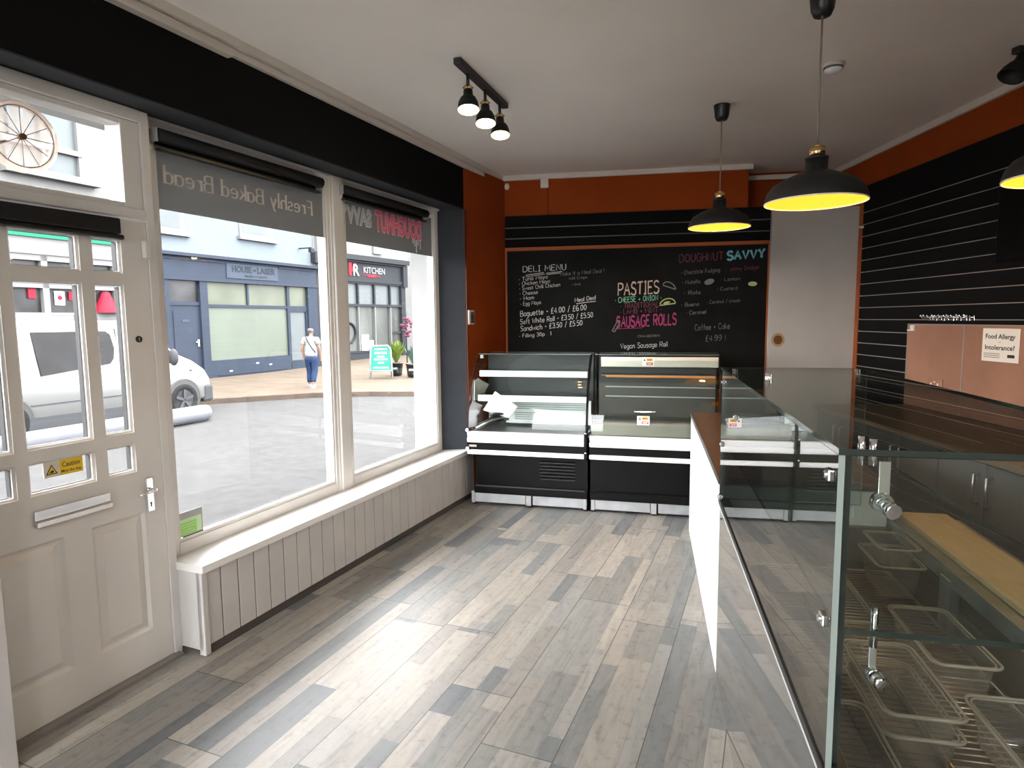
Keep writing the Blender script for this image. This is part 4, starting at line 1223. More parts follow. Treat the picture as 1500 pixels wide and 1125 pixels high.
        for (sx, sy, sz, nm) in ((x0 + .385, .196, 1.166, 'a'), (x0 + .365, -.034, .728, 'b')):
            q = UF + sy
            mb = MB()
            mb.m(M['white_card']).box(sx, sx + .094, q, q + .0016, sz, sz + .070)
            mb.m(M['orange_label']).box(sx + .036, sx + .086, q - .0006, q, sz + .040, sz + .062)
            mb.m(M['red']).box(sx + .036, sx + .086, q - .0006, q, sz + .008, sz + .030)
            mb.m(M['ink']).face([(sx + .012, q - .0006, sz + .042), (sx + .030, q - .0006, sz + .042), (sx + .021, q - .0006, sz + .060)])
            mb.box(sx + .042, sx + .080, q - .001, q - .0006, sz + .054, sz + .058); mb.box(sx + .042, sx + .076, q - .001, q - .0006, sz + .046, sz + .050)
            mb.m(M['white_card']).box(sx + .042, sx + .080, q - .001, q - .0006, sz + .021, sz + .025); mb.box(sx + .044, sx + .074, q - .001, q - .0006, sz + .013, sz + .017)
            mb.build('warning_label', None, t)
    return t
deli('cold deli counter with white shelf rails, standing beside the slate window reveal', VF, 'cold')
deli('heated deli counter with bare steel interior and two warning labels', VF + 1.006, 'hot')
# loose things inside the cold counter
cx0 = VF + .006
def card(name, label, pts, mk):
    c = [Vector((cx0 + a, UF + b, z)) for a, b, z in pts]
    nn = (c[1] - c[0]).cross(c[2] - c[0]).normalized() * .002
    mb = MB(); A = [q + nn for q in c]; Bq = [q - nn for q in c]
    mb.face(A); mb.face(list(reversed(Bq)))
    for i in range(len(c)):
        j = (i + 1) % len(c); mb.face([A[i], A[j], Bq[j], Bq[i]])
    o = c[0]
    tag(mb.build(name, M[mk], None, 'F', tuple(o)), label, 'card', 'white cards in the cold deli counter')
card('white_card', 'white card leaning against the left end glass inside the cold deli counter', [(.012, .10, .87), (.012, .32, .87), (.075, .33, .985), (.02, .20, 1.05), (.012, .12, 1.03)], 'white_card')
card('white_card', 'white card slumped across the lower shelf rail inside the cold deli counter', [(.09, .10, .79), (.30, .13, .725), (.38, .14, .82), (.18, .16, .945)], 'white_card')
t = thing('serving_tongs', 'dark tongs lying with papers at the left of the cold deli counter', 'tongs', 'F', (cx0 + .14, UF + .15, .612))
for k in range(3):
    mb = MB(); mb.tube([(cx0 + .03, UF + .02 + k * .06, .624 + .015 * k), (cx0 + .15, UF + .10 + k * .06, .680 + .018 * k), (cx0 + .26, UF + .14 + k * .06, .705 + .02 * k)], [.007, .011, .008], 8); mb.build('arm', M['black_plastic'] if k != 1 else M['steel'], t)
mb = MB(); mb.sphere((cx0 + .20, UF + .12, .76), .045, 12, sx=1.5, sy=.6, sz=.28); mb.sphere((cx0 + .19, UF + .14, .80), .04, 12, sx=1.5, sy=.5, sz=.22); mb.build('scoop_end', M['black_plastic'], t)

# ================================================================== WHITE COUNTER
t = thing('shop_counter', 'white-fronted counter with brown worktop between deli counter and glass case', 'counter', 'C', (.60, 3.7, 0))
mb = MB(); mb.box(.308, .95, 2.752, 4.655, .0, .838); mb.box(.303, .308, 2.752, 4.66, .0, .845, bev=.001); mb.build('front_panel', M['white_vinyl'], t)
mb = MB(); mb.box(.300, .97, 2.75, 4.665, .845, .872, bev=.003); mb.build('worktop', M['brown_top'], t)
mb = MB(); mb.box(.2965, .3002, 2.75, 4.666, .843, .873); mb.build('edge_band', M['top_edge'], t)

# ================================================================== SALAD COUNTER with glass case
v0, v1, ua, ub, zb, zt = .300, .845, 1.085, 2.742, .786, 1.328
T = thing('display_counter', 'salad display counter with frameless glass case and polished front panel', 'display counter', 'C', (.75, 1.9, 0))
mb = MB(); mb.box(v0 + .004, v0 + .022, ua - .04, ub, .0, .755); mb.build('front_panel', M['mirror_steel'], T)
mb = MB(); mb.box(v0 - .003, v0 + .010, ua - .04, ub, .755, .766, bev=.002); mb.build('panel_edge', M['white_bar'], T)
mb = MB(); mb.box(v0 - .004, v0 + .040, ua - .02, ub + .004, .766, .787, bev=.002); mb.build('glass_channel', M['black_plastic'], T)
mb = MB()
mb.box(v0 + .022, v0 + .05, ua, ub, .0, .765); mb.box(v0 + .05, 1.22, ua - .04, ua - .0, .0, .70); mb.box(v0 + .05, 1.22, ub - .03, ub, 0, .70)
mb.box(v0 + .05, 1.22, ua, ub - .03, .0, .50); mb.box(.985, 1.22, ua, ub - .03, .50, .715)
mb.build('well', M['well'], T)
mb = MB(); mb.box(.965, 1.23, ua - .04, ub + .05, .715, .728, bev=.002); mb.box(.955, .97, ua - .04, ub + .05, .68, .735, bev=.002); mb.build('board_ledge', M['dull_steel'], T)
mb = MB(); mb.box(.95, .985, 2.20, 2.27, .50, .70, bev=.004); mb.build('ledge_bracket', M['dull_steel'], T)
g = .010
mb = MB(); mb.slab((v0, ua, zb), Y, Z, ub - ua, zt - zb - .001, g, M['front_glass'], M['glass_edge']); mb.build('front_pane', None, T)
mb = MB(); mb.slab((v0 + g + .001, ua + g, zb), X, Z, v1 - v0 - g, zt - zb - .001, g, M['case_glass'], M['glass_edge_dark']); mb.build('near_end_pane', None, T)
mb = MB(); mb.slab((v0 + g + .001, ub, zb), X, Z, v1 - v0 - g, zt - zb - .001, g, M['case_glass'], M['glass_edge']); mb.build('far_end_pane', None, T)
mb = MB(); mb.slab((v0, ua, zt), X, Y, v1 - v0, ub + .06 - ua, g, M['case_glass'], M['glass_edge_dark']); mb.build('top_pane', None, T)
mb = MB(); mb.slab((v0 + g + .006, ua + g + .004, 1.022), X, Y, v1 - v0 - .03, ub - ua - .04, g, M['case_glass'], M['glass_edge_dark']); mb.build('middle_shelf', None, T)
mb = MB(); mb.box(v0 + g + .0005, v0 + g + .013, ua + g, ua + g + .006, zb, zt - .002); mb.build('corner_dark_strip', M['glass_edge_dark'], T)  # dark strip imitates the dark internal reflection at the glass corner
def strap(v, u, z, nm):
    """chrome shelf bracket: upright strap under a pane with a round thumb screw"""
    mb = MB()
    mb.cyl((v - .014, u + .012, z - .02), (v - .014, u + .012, z + .028), .0055, n=14); mb.cyl((v + .004, u + .012, z - .02), (v + .004, u + .012, z + .024), .0065, n=14)
    mb.box(v + .012, v + .030, u + .006, u + .010, z - .075, z - .012, bev=.001)
    mb.cyl((v + .018, u + .016, z - .080), (v + .0195, u + .002, z - .081), .0165, n=28); mb.cyl((v + .0195, u + .002, z - .081), (v + .024, u - .014, z - .085), .008, n=20); mb.cyl((v + .024, u - .014, z - .085), (v + .027, u - .024, z - .087), .0125, n=24)
    return mb.build('glass_bracket', M['chrome'], T)
strap(.354, ua + .012, zt, 1)
mb = MB(); mb.cyl((.372, ua + .022, 1.0), (.372, ua + .022, 1.07), .006, n=12); mb.box(.366, .378, ua + .022, ua + .027, .962, 1.022, bev=.001); mb.cyl((.373, ua + .026, .953), (.375, ua + .014, .951), .013, n=24); mb.cyl((.375, ua + .014, .951), (.380, ua - .0, .947), .009, n=20); mb.build('glass_bracket', M['chrome'], T)
for (v, u, z) in ((.345, ub - .02, zt - .004), (.815, ub + .02, zt - .004), (.40, 2.30, zt + .014)):
    mb = MB(); mb.cyl((v, u, z - .02), (v, u, z + .014), .009, n=14); mb.box(v + .008, v + .014, u - .01, u + .01, z - .04, z + .012, bev=.002); mb.build('glass_clamp', M['chrome'], T)
for (u, z) in ((ua + .045, 1.285), (ua + .045, 1.032), (ub - .05, 1.285), (ub - .06, 1.03), (2.30, 1.20), (ub - .03, .80)):
    mb = MB(); mb.box(v0 - .006, v0 + .016, u - .013, u + .013, z - .010, z + .010, bev=.003); mb.cyl((v0 - .010, u, z), (v0 - .005, u, z), .006, n=12); mb.build('glass_clamp', M['chrome'], T)
# board, racks, pans
mb = MB(); mb.box(1.005, 1.185, 1.25, 2.80, .7285, .750, bev=.004)
tag(mb.build('chopping_board', M['bamboo'], None, 'C', (1.09, 2.0, .74)), 'long pale wooden chopping board on the ledge behind the glass case', 'chopping board')
def rack(label, va, vb, u0_, u1_, z_, mk):
    t = thing('wire_rack', label, 'rack', 'C', ((va + vb) / 2, (u0_ + u1_) / 2, z_), 'wire racks in the glass case')
    mb = MB(); r_ = .004
    mb.tube([(va, u0_, z_), (vb, u0_, z_), (vb, u1_, z_), (va, u1_, z_)], r_, 8, True)
    for vv in (va + .002, (va + vb) / 2, vb - .002):
        mb.tube([(vv, u0_, z_ - .005), (vv, u1_, z_ - .005)], .003, 6)
    mb.build('rack_frame', M[mk], t)
    n_ = int((u1_ - u0_) / .024)
    mb = MB()
    for i in range(1, n_):
        u = u0_ + (u1_ - u0_) * i / n_
        mb.tube([(va, u, z_), (vb, u, z_)], .0022, 6)
    mb.build('rack_wires', M[mk], t)
    for vv in (va + .01, vb - .01):
        for u in (u0_ + .01, u1_ - .01):
            mb = MB(); mb.cyl((vv, u, .50), (vv, u, z_), .003, n=8); mb.build('leg', M[mk], t)
rack('black wire rack at the near end of the glass case, on the customer side', .37, .665, 1.12, 1.86, .535, 'black_rack')
rack('steel wire rack below the near end of the chopping board in the glass case', .68, .94, 1.12, 1.90, .535, 'rack')
rack('steel wire rack at the far end of the glass case', .37, .94, 1.93, 2.68, .535, 'rack')
def rrect(w, l, r, n=5):
    pts = []
    for cx, cy, a0 in ((w / 2 - r, l / 2 - r, 0), (-w / 2 + r, l / 2 - r, 90), (-w / 2 + r, -l / 2 + r, 180), (w / 2 - r, -l / 2 + r, 270)):
        for i in range(n + 1):
            a = R_(a0 + 90 * i / n)
            pts.append((cx + r * math.cos(a), cy + r * math.sin(a)))
    return pts
def pan(label, v, u, zr, w, l, d, group='clear food pans in the glass case', rz=0.0):
    t = thing('food_pan', label, 'pan', 'C', (0, 0, 0), group, rz)
    t.location = Wd('C', v, u, zr)
    mb = MB()
    rings = []
    for (ww, ll, z_) in ((w - .020, l - .020, 0), (w - .034, l - .034, -d * .5), (w - .044, l - .044, -d + .008), (w - .060, l - .060, -d)):
        rings.append([mb.bm.verts.new((p, q, z_)) for p, q in rrect(ww, ll, .022)])
    n_ = len(rings[0])
    for a, b in zip(rings[:-1], rings[1:]):
        for i in range(n_):
            f = mb.bm.faces.new([a[i], a[(i + 1) % n_], b[(i + 1) % n_], b[i]]); f.smooth = True
    mb.bm.faces.new(rings[-1])
    mb.build('pan_body', M['plastic'], t)
    mb = MB(); mb.tube([(p, q, .0) for p, q in rrect(w, l, .026)], .0036, 6, True); mb.tube([(p, q, -.002) for p, q in rrect(w - .018, l - .018, .022)], .0025, 6, True); mb.build('rim', M['plastic_rim'], t)
    return t
pan('clear pan, nearest the front glass below the middle shelf', .59, 1.585, .695, .165, .33, .10)
pan('clear pan nested under the nearest front-glass pan', .59, 1.585, .645, .165, .33, .10)
pan('clear pan behind the shelf edge, on the chopping-board side', .77, 1.815, .70, .155, .33, .10)
pan('clear pan cut off by the right edge of the view', .80, 1.40, .675, .165, .34, .10)
pan('low clear pan cut off by the bottom edge of the view', .60, 1.235, .625, .17, .20, .055)
pan('small clear pan topping the stack at the far end of the case', .862, 2.445, .742, .135, .20, .075)
pan('lower clear pan of the stack at the far end of the case', .858, 2.43, .690, .155, .235, .12)
pan('wide clear pan in the middle of the case, below the far stack', .585, 2.10, .66, .165, .32, .09)

pan('clear pan beside the front glass, behind the nearest nested pair', .437, 1.80, .675, .125, .33, .10)
pan('clear pan in the near corner against the front glass', .437, 1.36, .655, .125, .33, .09)
# ================================================================== OUTSIDE: street and pavement
mb = MB(); mb.face([(-45, -20, -.36), (30, -20, -.36), (30, 60, -.36), (-45, 60, -.36)])
struct('road', mb, M['asphalt'], 'N', 'grey asphalt road outside the shop window')
kl = [(-16.5, 4.5), (-12.5, 9.0), (-9.0, 12.9), (-6.95, 14.75), (-5.0, 15.75), (-3.6, 15.95), (-2.4, 15.85), (6.0, 15.6)]
bk = [(-22.0, 7.0), (-17.0, 11.5), (-13.0, 17.0), (-10.5, 22.0), (-9.0, 26.0), (-7.0, 30.0), (-4.0, 34.0), (8.0, 34.0)]
mb = MB()
mb.m(M['paving'])
for i in range(len(kl) - 1):
    a, b, c, d = kl[i], kl[i + 1], bk[i + 1], bk[i]
    mb.face([(*a, -.245), (*b, -.245), (*c, .02 if c[1] > 20 else -.18), (*d, .02 if d[1] > 20 else -.18)])
mb.m(M['kerb'])
for i in range(len(kl) - 1):
    a, b = Vector((*kl[i], 0)), Vector((*kl[i + 1], 0))
    n_ = (b - a).cross(Z).normalized() * .10
    mb.face([a + n_ * 1 + Z * -.36, b + n_ + Z * -.36, b + n_ + Z * -.243, a + n_ + Z * -.243]); mb.face([a + n_ + Z * -.243, b + n_ + Z * -.243, b - n_ * .6 + Z * -.243, a - n_ * .6 + Z * -.243])
struct('pavement', mb, None, 'N', 'pale sandstone pavement and kerb across the road')

# ---------------------------------------------------------------- blue-grey shop
VA = -15.63
def facade(t, fr, mk, name, *boxes, bev=0.0):
    mb = MB()
    for b in boxes: mb.box(*b, bev=bev)
    return mb.build(name, M[mk], t)
t = thing('street_building', 'blue-grey shop with a pale blue rendered upper floor across the road', 'building', 'A', (VA - 2, 14.8, -.3))
facade(t, 'A', 'render_blue', 'upper_wall', (VA - 5, VA - .12, 11.35, 18.35, 3.42, 6.4))
facade(t, 'A', 'shop_blue', 'fascia', (VA - .3, VA, 11.75, 18.0, 2.76, 3.42), (VA - .3, VA + .16, 11.70, 18.05, 3.38, 3.47), (VA - .3, VA + .06, 11.72, 18.02, 2.72, 2.79), (VA - .25, VA + .03, 11.80, 14.02, 3.28, 3.33), (VA - .25, VA + .03, 16.20, 17.95, 3.28, 3.33))
fp = facade(t, 'A', 'shop_blue_light', 'sign_board', (VA - .05, VA + .025, 14.08, 16.15, 2.86, 3.30))
mb = MB(); q = VA + .03
btext(mb, 'HOUSE', (q, 14.28, 3.05), Y, Z, .20, .76, .004, .03); btext(mb, 'OF', (q, 15.09, 3.10), Y, Z, .08, .13, .004, .02); btext(mb, 'LASER', (q, 15.27, 3.05), Y, Z, .20, .76, .004, .03)
btext(mb, 'SKIN CLINIC', (q, 14.75, 2.92), Y, Z, .065, .95, .004, .01)
mb.build('sign_lettering', M['sign_dark'], fp)
facade(t, 'A', 'shop_blue', 'pilaster', (VA - .3, VA + .02, 11.75, 12.12, -.45, 2.74))
facade(t, 'A', 'shop_blue', 'pilaster', (VA - .3, VA + .02, 13.10, 13.36, -.45, 2.74))
facade(t, 'A', 'shop_blue', 'pilaster', (VA - .3, VA + .03, 17.52, 18.0, -.45, 2.74))
facade(t, 'A', 'shop_blue', 'stall_riser', (VA - .3, VA - .0, 13.36, 16.62, -.45, .36), (VA - .3, VA + .02, 13.6, 16.4, -.06, -.03), bev=.0)
dr = facade(t, 'A', 'shop_blue', 'shop_door', (VA - .3, VA - .06, 12.12, 13.10, -.45, 2.02), (VA - .06, VA - .045, 12.24, 12.98, .25, 1.86))
mb = MB(); mb.box(VA - .05, VA - .01, 12.96, 13.02, .84, 1.04, bev=.01); mb.tube([(VA - .01, 12.99, .98), (VA + .03, 12.99, .98), (VA + .03, 12.86, .97)], .014, 8); mb.build('door_handle', M['chrome'], dr)
mb = MB(); mb.box(VA - .045, VA - .035, 12.5, 12.72, 1.55, 1.62); mb.build('letter_flap', M['shop_blue_light'], dr)
facade(t, 'A', 'shop_blue', 'window_bars', (VA - .2, VA - .03, 12.12, 13.10, 2.02, 2.12), (VA - .2, VA - .03, 13.36, 17.52, 1.97, 2.06), (VA - .2, VA - .03, 14.86, 14.93, 2.06, 2.74), (VA - .2, VA - .02, 16.56, 16.68, .15, 2.74), (VA - .2, VA - .03, 13.36, 16.56, .36, .40), (VA - .2, VA - .03, 16.68, 17.52, 1.86, 1.97), (VA - .2, VA - .03, 16.68, 17.52, -.3, .20), (VA - .2, VA - .03, 17.44, 17.52, .2, 1.9))
facade(t, 'A', 'pane_dark', 'light_over_door', (VA - .12, VA - .08, 12.12, 13.10, 2.12, 2.74))
for a, b in ((13.36, 14.86), (14.93, 16.56), (16.68, 17.52)):
    facade(t, 'A', 'shop_pane', 'upper_pane', (VA - .12, VA - .08, a, b, 2.06, 2.74))
facade(t, 'A', 'shop_frost', 'shop_pane', (VA - .12, VA - .08, 13.36, 16.56, .40, 1.97))
facade(t, 'A', 'pane_grey', 'glazed_door', (VA - .12, VA - .08, 16.68, 17.44, .20, 1.86))
for k, (u, z) in enumerate(((14.0, .03), (15.6, .12), (15.05, .20))):
    facade(t, 'A', 'white_sign', 'letter_slot', (VA, VA + .012, u, u + .12, z, z + .05))
for a, b, z0, z1 in ((11.80, 12.72, 4.15, 5.6), (14.85, 16.02, 4.30, 5.9)):
    wn = facade(t, 'A', 'ext_white', 'sash_window', (VA - .14, VA - .09, a - .1, b + .1, z0 - .14, z1), (VA - .14, VA + .02, a - .18, b + .22, z0 - .22, z0 - .12))
    facade(t, 'A', 'pane_grey', 'sash_pane', (VA - .10, VA - .085, a + .02, b - .05, z0, z1))
facade(t, 'A', 'shop_grey', 'bracket_lamp', (VA - .1, VA + .45, 17.30, 17.33, 4.02, 4.06), (VA + .38, VA + .5, 17.24, 17.40, 3.88, 4.02), (VA - .12, VA + .1, 17.9, 18.12, 3.6, 4.0))
facade(t, 'A', 'ext_white', 'downpipe', (VA - .1, VA + .02, 18.12, 18.22, -.3, 6.4))
facade(t, 'A', 'render_white', 'side_wall', (VA - 5, VA - .1, 18.02, 18.4, -.4, 6.4))

# ---------------------------------------------------------------- kitchen shop further along
VB = -17.8
t = thing('street_building', 'charcoal kitchen shop with red and white sign further along the street', 'building', 'B', (VB - 2, 21, 0))
facade(t, 'B', 'render_white', 'upper_wall', (VB - 5, VB - .1, 18.3, 23.6, 4.15, 7.0), (VB - .12, VB - .02, 21.2, 21.75, 4.35, 4.75))
facade(t, 'B', 'shop_grey', 'cornice', (VB - .3, VB + .22, 18.3, 23.35, 3.98, 4.18), (VB - .3, VB + .1, 18.3, 23.25, 3.90, 3.98))
fb = facade(t, 'B', 'shop_grey', 'fascia', (VB - .3, VB, 18.3, 23.15, 3.22, 3.92), (VB - .3, VB + .06, 18.3, 23.2, 3.12, 3.25), (VB - .3, VB + .14, 22.98, 23.28, 3.0, 3.95))
q = VB + .004
mb = MB(); mb.m(M['red_sign']).box(q, q + .03, 19.60, 19.76, 3.36, 3.87); mb.face([(q + .032, 19.76, 3.60), (q + .032, 19.90, 3.87), (q + .032, 20.04, 3.87), (q + .032, 19.80, 3.50)])
mb.m(M['white_sign']); btext(mb, 'R', (q + .034, 19.84, 3.36), Y, Z, .46, .36, .004, .03); mb.build('sign_emblem', None, fb)
mb = MB(); btext(mb, 'KITCHEN', (q, 20.48, 3.50), Y, Z, .26, 1.36, .02, .012); mb.build('sign_lettering', M['white_sign'], fb)
mb = MB(); mb.box(q, q + .02, 20.70, 21.30, 3.335, 3.45, bev=.01); mb.box(q, q + .02, 20.42, 20.66, 3.40, 3.42); mb.box(q, q + .02, 21.34, 21.50, 3.38, 3.43); mb.build('sign_strapline', M['red_sign'], fb)
facade(t, 'B', 'shop_grey', 'window_bars', (VB - .2, VB + .02, 18.3, 23.05, 2.12, 2.22), (VB - .2, VB + .02, 18.3, 23.05, 3.05, 3.14), *[(VB - .2, VB, u - .04, u + .04, 2.2, 3.1) for u in (19.28, 20.14, 21.16, 22.2)], (VB - .2, VB + .05, 18.3, 22.2, -.1, .26), (VB - .2, VB + .08, 18.3, 22.2, .22, .30), (VB - .2, VB + .05, 22.92, 23.2, -.1, 3.1), (VB - .2, VB - .02, 22.2, 22.95, .95, 1.05))
facade(t, 'B', 'ext_white', 'mullions', *[(VB - .2, VB, u - .03, u + .03, .28, 2.14) for u in (19.28, 20.14, 21.16, 22.2)])
for a, b in ((18.3, 19.24), (19.32, 20.10), (20.18, 21.12), (21.20, 22.16), (22.24, 22.92)):
    facade(t, 'B', 'pane_grey', 'upper_pane', (VB - .14, VB - .10, a, b, 2.22, 3.06))
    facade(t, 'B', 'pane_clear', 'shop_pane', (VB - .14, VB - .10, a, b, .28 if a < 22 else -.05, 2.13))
facade(t, 'B', 'paper', 'display_goods', (VB - .10, VB - .06, 20.35, 20.75, .3, .95), (VB - .10, VB - .06, 20.85, 21.05, .3, .7))
mb = MB(); mb.tube([(VB - .06, 19.55 + .42 * math.cos(a * .3), 1.05 + .42 * math.sin(a * .3)) for a in range(21)], .05, 6, True); mb.build('wreath', M['shop_grey'], t)

# ---------------------------------------------------------------- white building seen through the door
VC = -15.6
t = thing('street_building', 'white shop with green fascia strip, seen through the door panes', 'building', 'W', (VC - 2, 7, -.3))
facade(t, 'W', 'render_white', 'upper_wall', (VC - 5, VC, .5, 11.45, 3.72, 7.2))
facade(t, 'W', 'ext_green', 'green_fascia', (VC - .3, VC + .10, .5, 11.45, 3.50, 3.72), (VC - .3, VC + .12, 8.1, 8.6, 5.3, 6.4))
facade(t, 'W', 'ext_white', 'sign_band', (VC - .3, VC + .05, .5, 11.45, 3.12, 3.50))
facade(t, 'W', 'ext_white', 'window_bars', (VC - .2, VC + .02, .5, 11.45, 2.98, 3.12), (VC - .2, VC + .02, .5, 11.45, 2.36, 2.50), (VC - .2, VC + .03, .5, 11.45, 1.62, 1.80), *[(VC - .2, VC + .02, u - .07, u + .07, .6, 3.1) for u in (5.1, 6.6, 8.05, 9.55, 11.0 - .45)], (VC - .3, VC, 11.2, 11.45, -.4, 3.2), (VC - .3, VC, .5, 11.45, -.4, .6))
for a, b in ((3.6, 5.03), (5.17, 6.53), (6.67, 7.98), (8.12, 9.48), (9.62, 10.48), (10.62, 11.2)):
    facade(t, 'W', 'pane_dark', 'upper_pane', (VC - .14, VC - .10, a, b, 2.5, 2.98))
    facade(t, 'W', 'pane_dark', 'shop_pane', (VC - .14, VC - .10, a, b, .6, 2.36))
mb = MB(); mb.lathe([(.30, 0), (.27, .12), (.14, .38), (.10, .50), (.0, .55)], (VC - .02, 10.98, 1.80), 20); mb.build('red_cone', M['ext_red'], t)
facade(t, 'W', 'ext_red', 'red_counter', (VC - .09, VC - .05, 10.7, 11.2, 1.30, 1.62), (VC - .09, VC - .05, 9.2, 9.36, 2.12, 2.34), (VC - .09, VC - .05, 10.1, 10.28, 2.1, 2.3))
mb = MB(); mb.m(M['white_card']).box(VC - .09, VC - .06, 9.78, 10.0, 1.98, 2.30); mb.m(M['ext_red']).cyl((VC - .062, 9.89, 2.15), (VC - .055, 9.89, 2.15), .06, n=16); mb.build('poster', None, t)
facade(t, 'W', 'ext_white', 'bay_frame', (VC, VC + .25, 8.8, 10.9, 4.85, 5.0), (VC, VC + .22, 8.8, 10.5, 5.48, 5.6), (VC, VC + .2, 10.42, 10.5, 5.0, 6.8), (VC, VC + .2, 9.6, 9.68, 5.0, 6.8))
facade(t, 'W', 'pane_grey', 'bay_pane', (VC + .02, VC + .1, 8.9, 10.42, 5.0, 5.48), (VC + .02, VC + .1, 9.0, 10.42, 5.6, 6.8))
# far white block closing the street
mb = MB(); mb.box(-7.5, 9.0, 36.0, 40.0, -.4, 7.0)
tag(mb.build('street_building', M['render_white'], None, 'N', (0, 38, 0)), 'plain white building closing the far end of the street', 'building')

# ---------------------------------------------------------------- van
def van():
    v1_, u0_, u1_, zg = -11.1, 5.08, 10.02, -.36
    t = thing('van', 'white panel van with dark side window parked across the road', 'van', 'W', (v1_ - .95, 7.5, zg))
    L = u1_ - u0_
    prof = [(.03, .32), (.0, .9), (.04, 1.75), (.18, 1.93), (1.2, 1.965), (L - 1.75, 1.955), (L - 1.50, 1.90), (L - 1.05, 1.50), (L - .78, 1.27), (L - .45, 1.12), (L - .16, .92), (L - .03, .72), (L, .5), (L - .03, .28)]
    t2 = bmesh.new()
    A = [t2.verts.new((v1_, u0_ + a, zg + b)) for a, b in prof]; Bv = [t2.verts.new((v1_ - 1.9, u0_ + a, zg + b)) for a, b in prof]
    n_ = len(prof); t2.faces.new(A); t2.faces.new(list(reversed(Bv)))
    for i in range(n_): t2.faces.new([A[i], Bv[i], Bv[(i + 1) % n_], A[(i + 1) % n_]])
    for x in A:   # slight tumblehome
        h = x.co.z - zg
        if h > 1.1: x.co.x -= (h - 1.1) * .14
    for x in Bv:
        h = x.co.z - zg
        if h > 1.1: x.co.x += (h - 1.1) * .14
    bmesh.ops.recalc_face_normals(t2, faces=t2.faces[:])
    bmesh.ops.bevel(t2, geom=[e for e in t2.edges if len(e.link_faces) == 2 and e.calc_face_angle(0) > .5], offset=.07, segments=3, affect='EDGES', profile=.5)
    mb = MB(); mb.m(M['van_white']); mb.merge(t2, True); bd = mb.build('body', None, t)
    side = lambda h: v1_ - max(0, h - 1.1) * .14 + .004
    def sidepoly(name, pts, mk, d=.006):
        mb = MB(); mb.m(M[mk])
        A = [Vector((side(b) + d, u0_ + a, zg + b)) for a, b in pts]
        mb.face(A)
        Bq = [q - Vector((.03, 0, 0)) for q in A]
        for i in range(len(A)): mb.face([A[i], A[(i + 1) % len(A)], Bq[(i + 1) % len(A)], Bq[i]])
        return mb.build(name, None, t, recalc=False)
    sidepoly('side_window', [(1.53, 1.04), (2.72, 1.17), (2.80, 1.26), (2.84, 1.45), (2.80, 1.70), (2.72, 1.76), (1.47, 1.765)], 'van_glass')
    sidepoly('door_window', [(2.98, 1.22), (3.68, 1.20), (4.02, 1.20), (3.70, 1.50), (3.45, 1.72), (3.05, 1.76)], 'van_glass')
    sidepoly('front_quarter_window', [(L - .98, 1.18), (L - .80, 1.16), (L - .84, 1.22), (L - 1.02, 1.40)], 'van_glass')
    sidepoly('sill_trim', [(.55, .16), (L - 1.1, .16), (L - 1.1, .36), (.55, .38)], 'van_trim', .02)
    sidepoly('rub_strip', [(.0, .56), (L - 1.1, .565), (L - 1.1, .585), (.0, .58)], 'van_trim')
    sidepoly('door_gap', [(2.90, .4), (2.915, .4), (2.915, 1.8), (2.90, 1.8)], 'van_trim')
    sidepoly('door_handle', [(2.96, .98), (3.10, .98), (3.10, 1.06), (2.96, 1.06)], 'van_trim', .02)
    mb = MB(); mb.box(v1_ - 1.86, v1_ + .015, u1_ - .24, u1_ + .02, zg + .22, zg + .60, bev=.06); mb.build('bumper', M['van_trim'], t)
    mb = MB(); mb.sphere((v1_ + .14, u1_ - 1.02, zg + 1.22), .1, 14, sx=1.1, sy=.75, sz=1.7); mb.box(v1_ - .05, v1_ + .1, u1_ - 1.04, u1_ - .96, zg + 1.10, zg + 1.16); mb.build('wing_mirror', M['van_trim'], t)
    mb = MB(); mb.cyl((v1_ - .02, u1_ - .52, zg + .92), (v1_ + .012, u1_ - .52, zg + .92), .02); mb.build('indicator', M['van_trim'], t)
    for uw in (u0_ + .98, u1_ - .72):
        mb = MB(); mb.lathe([(.37, 0), (.395, .0), (.395, .03), (.37, .03)], (v1_ - .015, uw, zg + .37), 32, (1, 0, 0)); mb.cyl((v1_ - .3, uw, zg + .36), (v1_ + .012, uw, zg + .36), .375, n=32); mb.build('wheel_arch', M['ink'], t)
        mb = MB(); mb.lathe([(.20, -.02), (.23, .0), (.30, .005), (.33, -.03), (.33, -.2)], (v1_ + .03, uw, zg + .33), 36, (1, 0, 0)); ty = mb.build('tyre', M['tyre'], t)
        mb = MB(); mb.cyl((v1_ - .05, uw, zg + .33), (v1_ + .012, uw, zg + .33), .215, n=28)
        for k in range(5):
            a = k * 2 * math.pi / 5 + .3
            mb.obox((v1_ + .02, uw + .11 * math.cos(a), zg + .33 + .11 * math.sin(a)), X, (0, math.cos(a), math.sin(a)), (0, -math.sin(a), math.cos(a)), .012, .10, .028)
        mb.build('wheel_rim', M['wheel'], ty)
    for k, uu in enumerate((1.3, 2.4)):
        mb = MB(); mb.tube([(v1_ - .16, u0_ + uu, zg + 1.95), (v1_ - .16, u0_ + uu, zg + 2.06), (v1_ - 1.74, u0_ + uu, zg + 2.06), (v1_ - 1.74, u0_ + uu, zg + 1.95)], .02, 6); mb.build('roof_bar', M['dull_steel'], t)
    return t
van()
mb = MB(); mb.lathe([(.0, 0), (.10, .01), (.15, .06), (.158, .14), (.158, 4.3), (.0, 4.3)], (-10.15, 9.05, -.20), 14, (0, -1, .0))
tag(mb.build('tube', M['tube'], None, 'W', (-10.15, 7, -.36)), 'long lilac-grey roll lying on the road in front of the white van', 'roll')

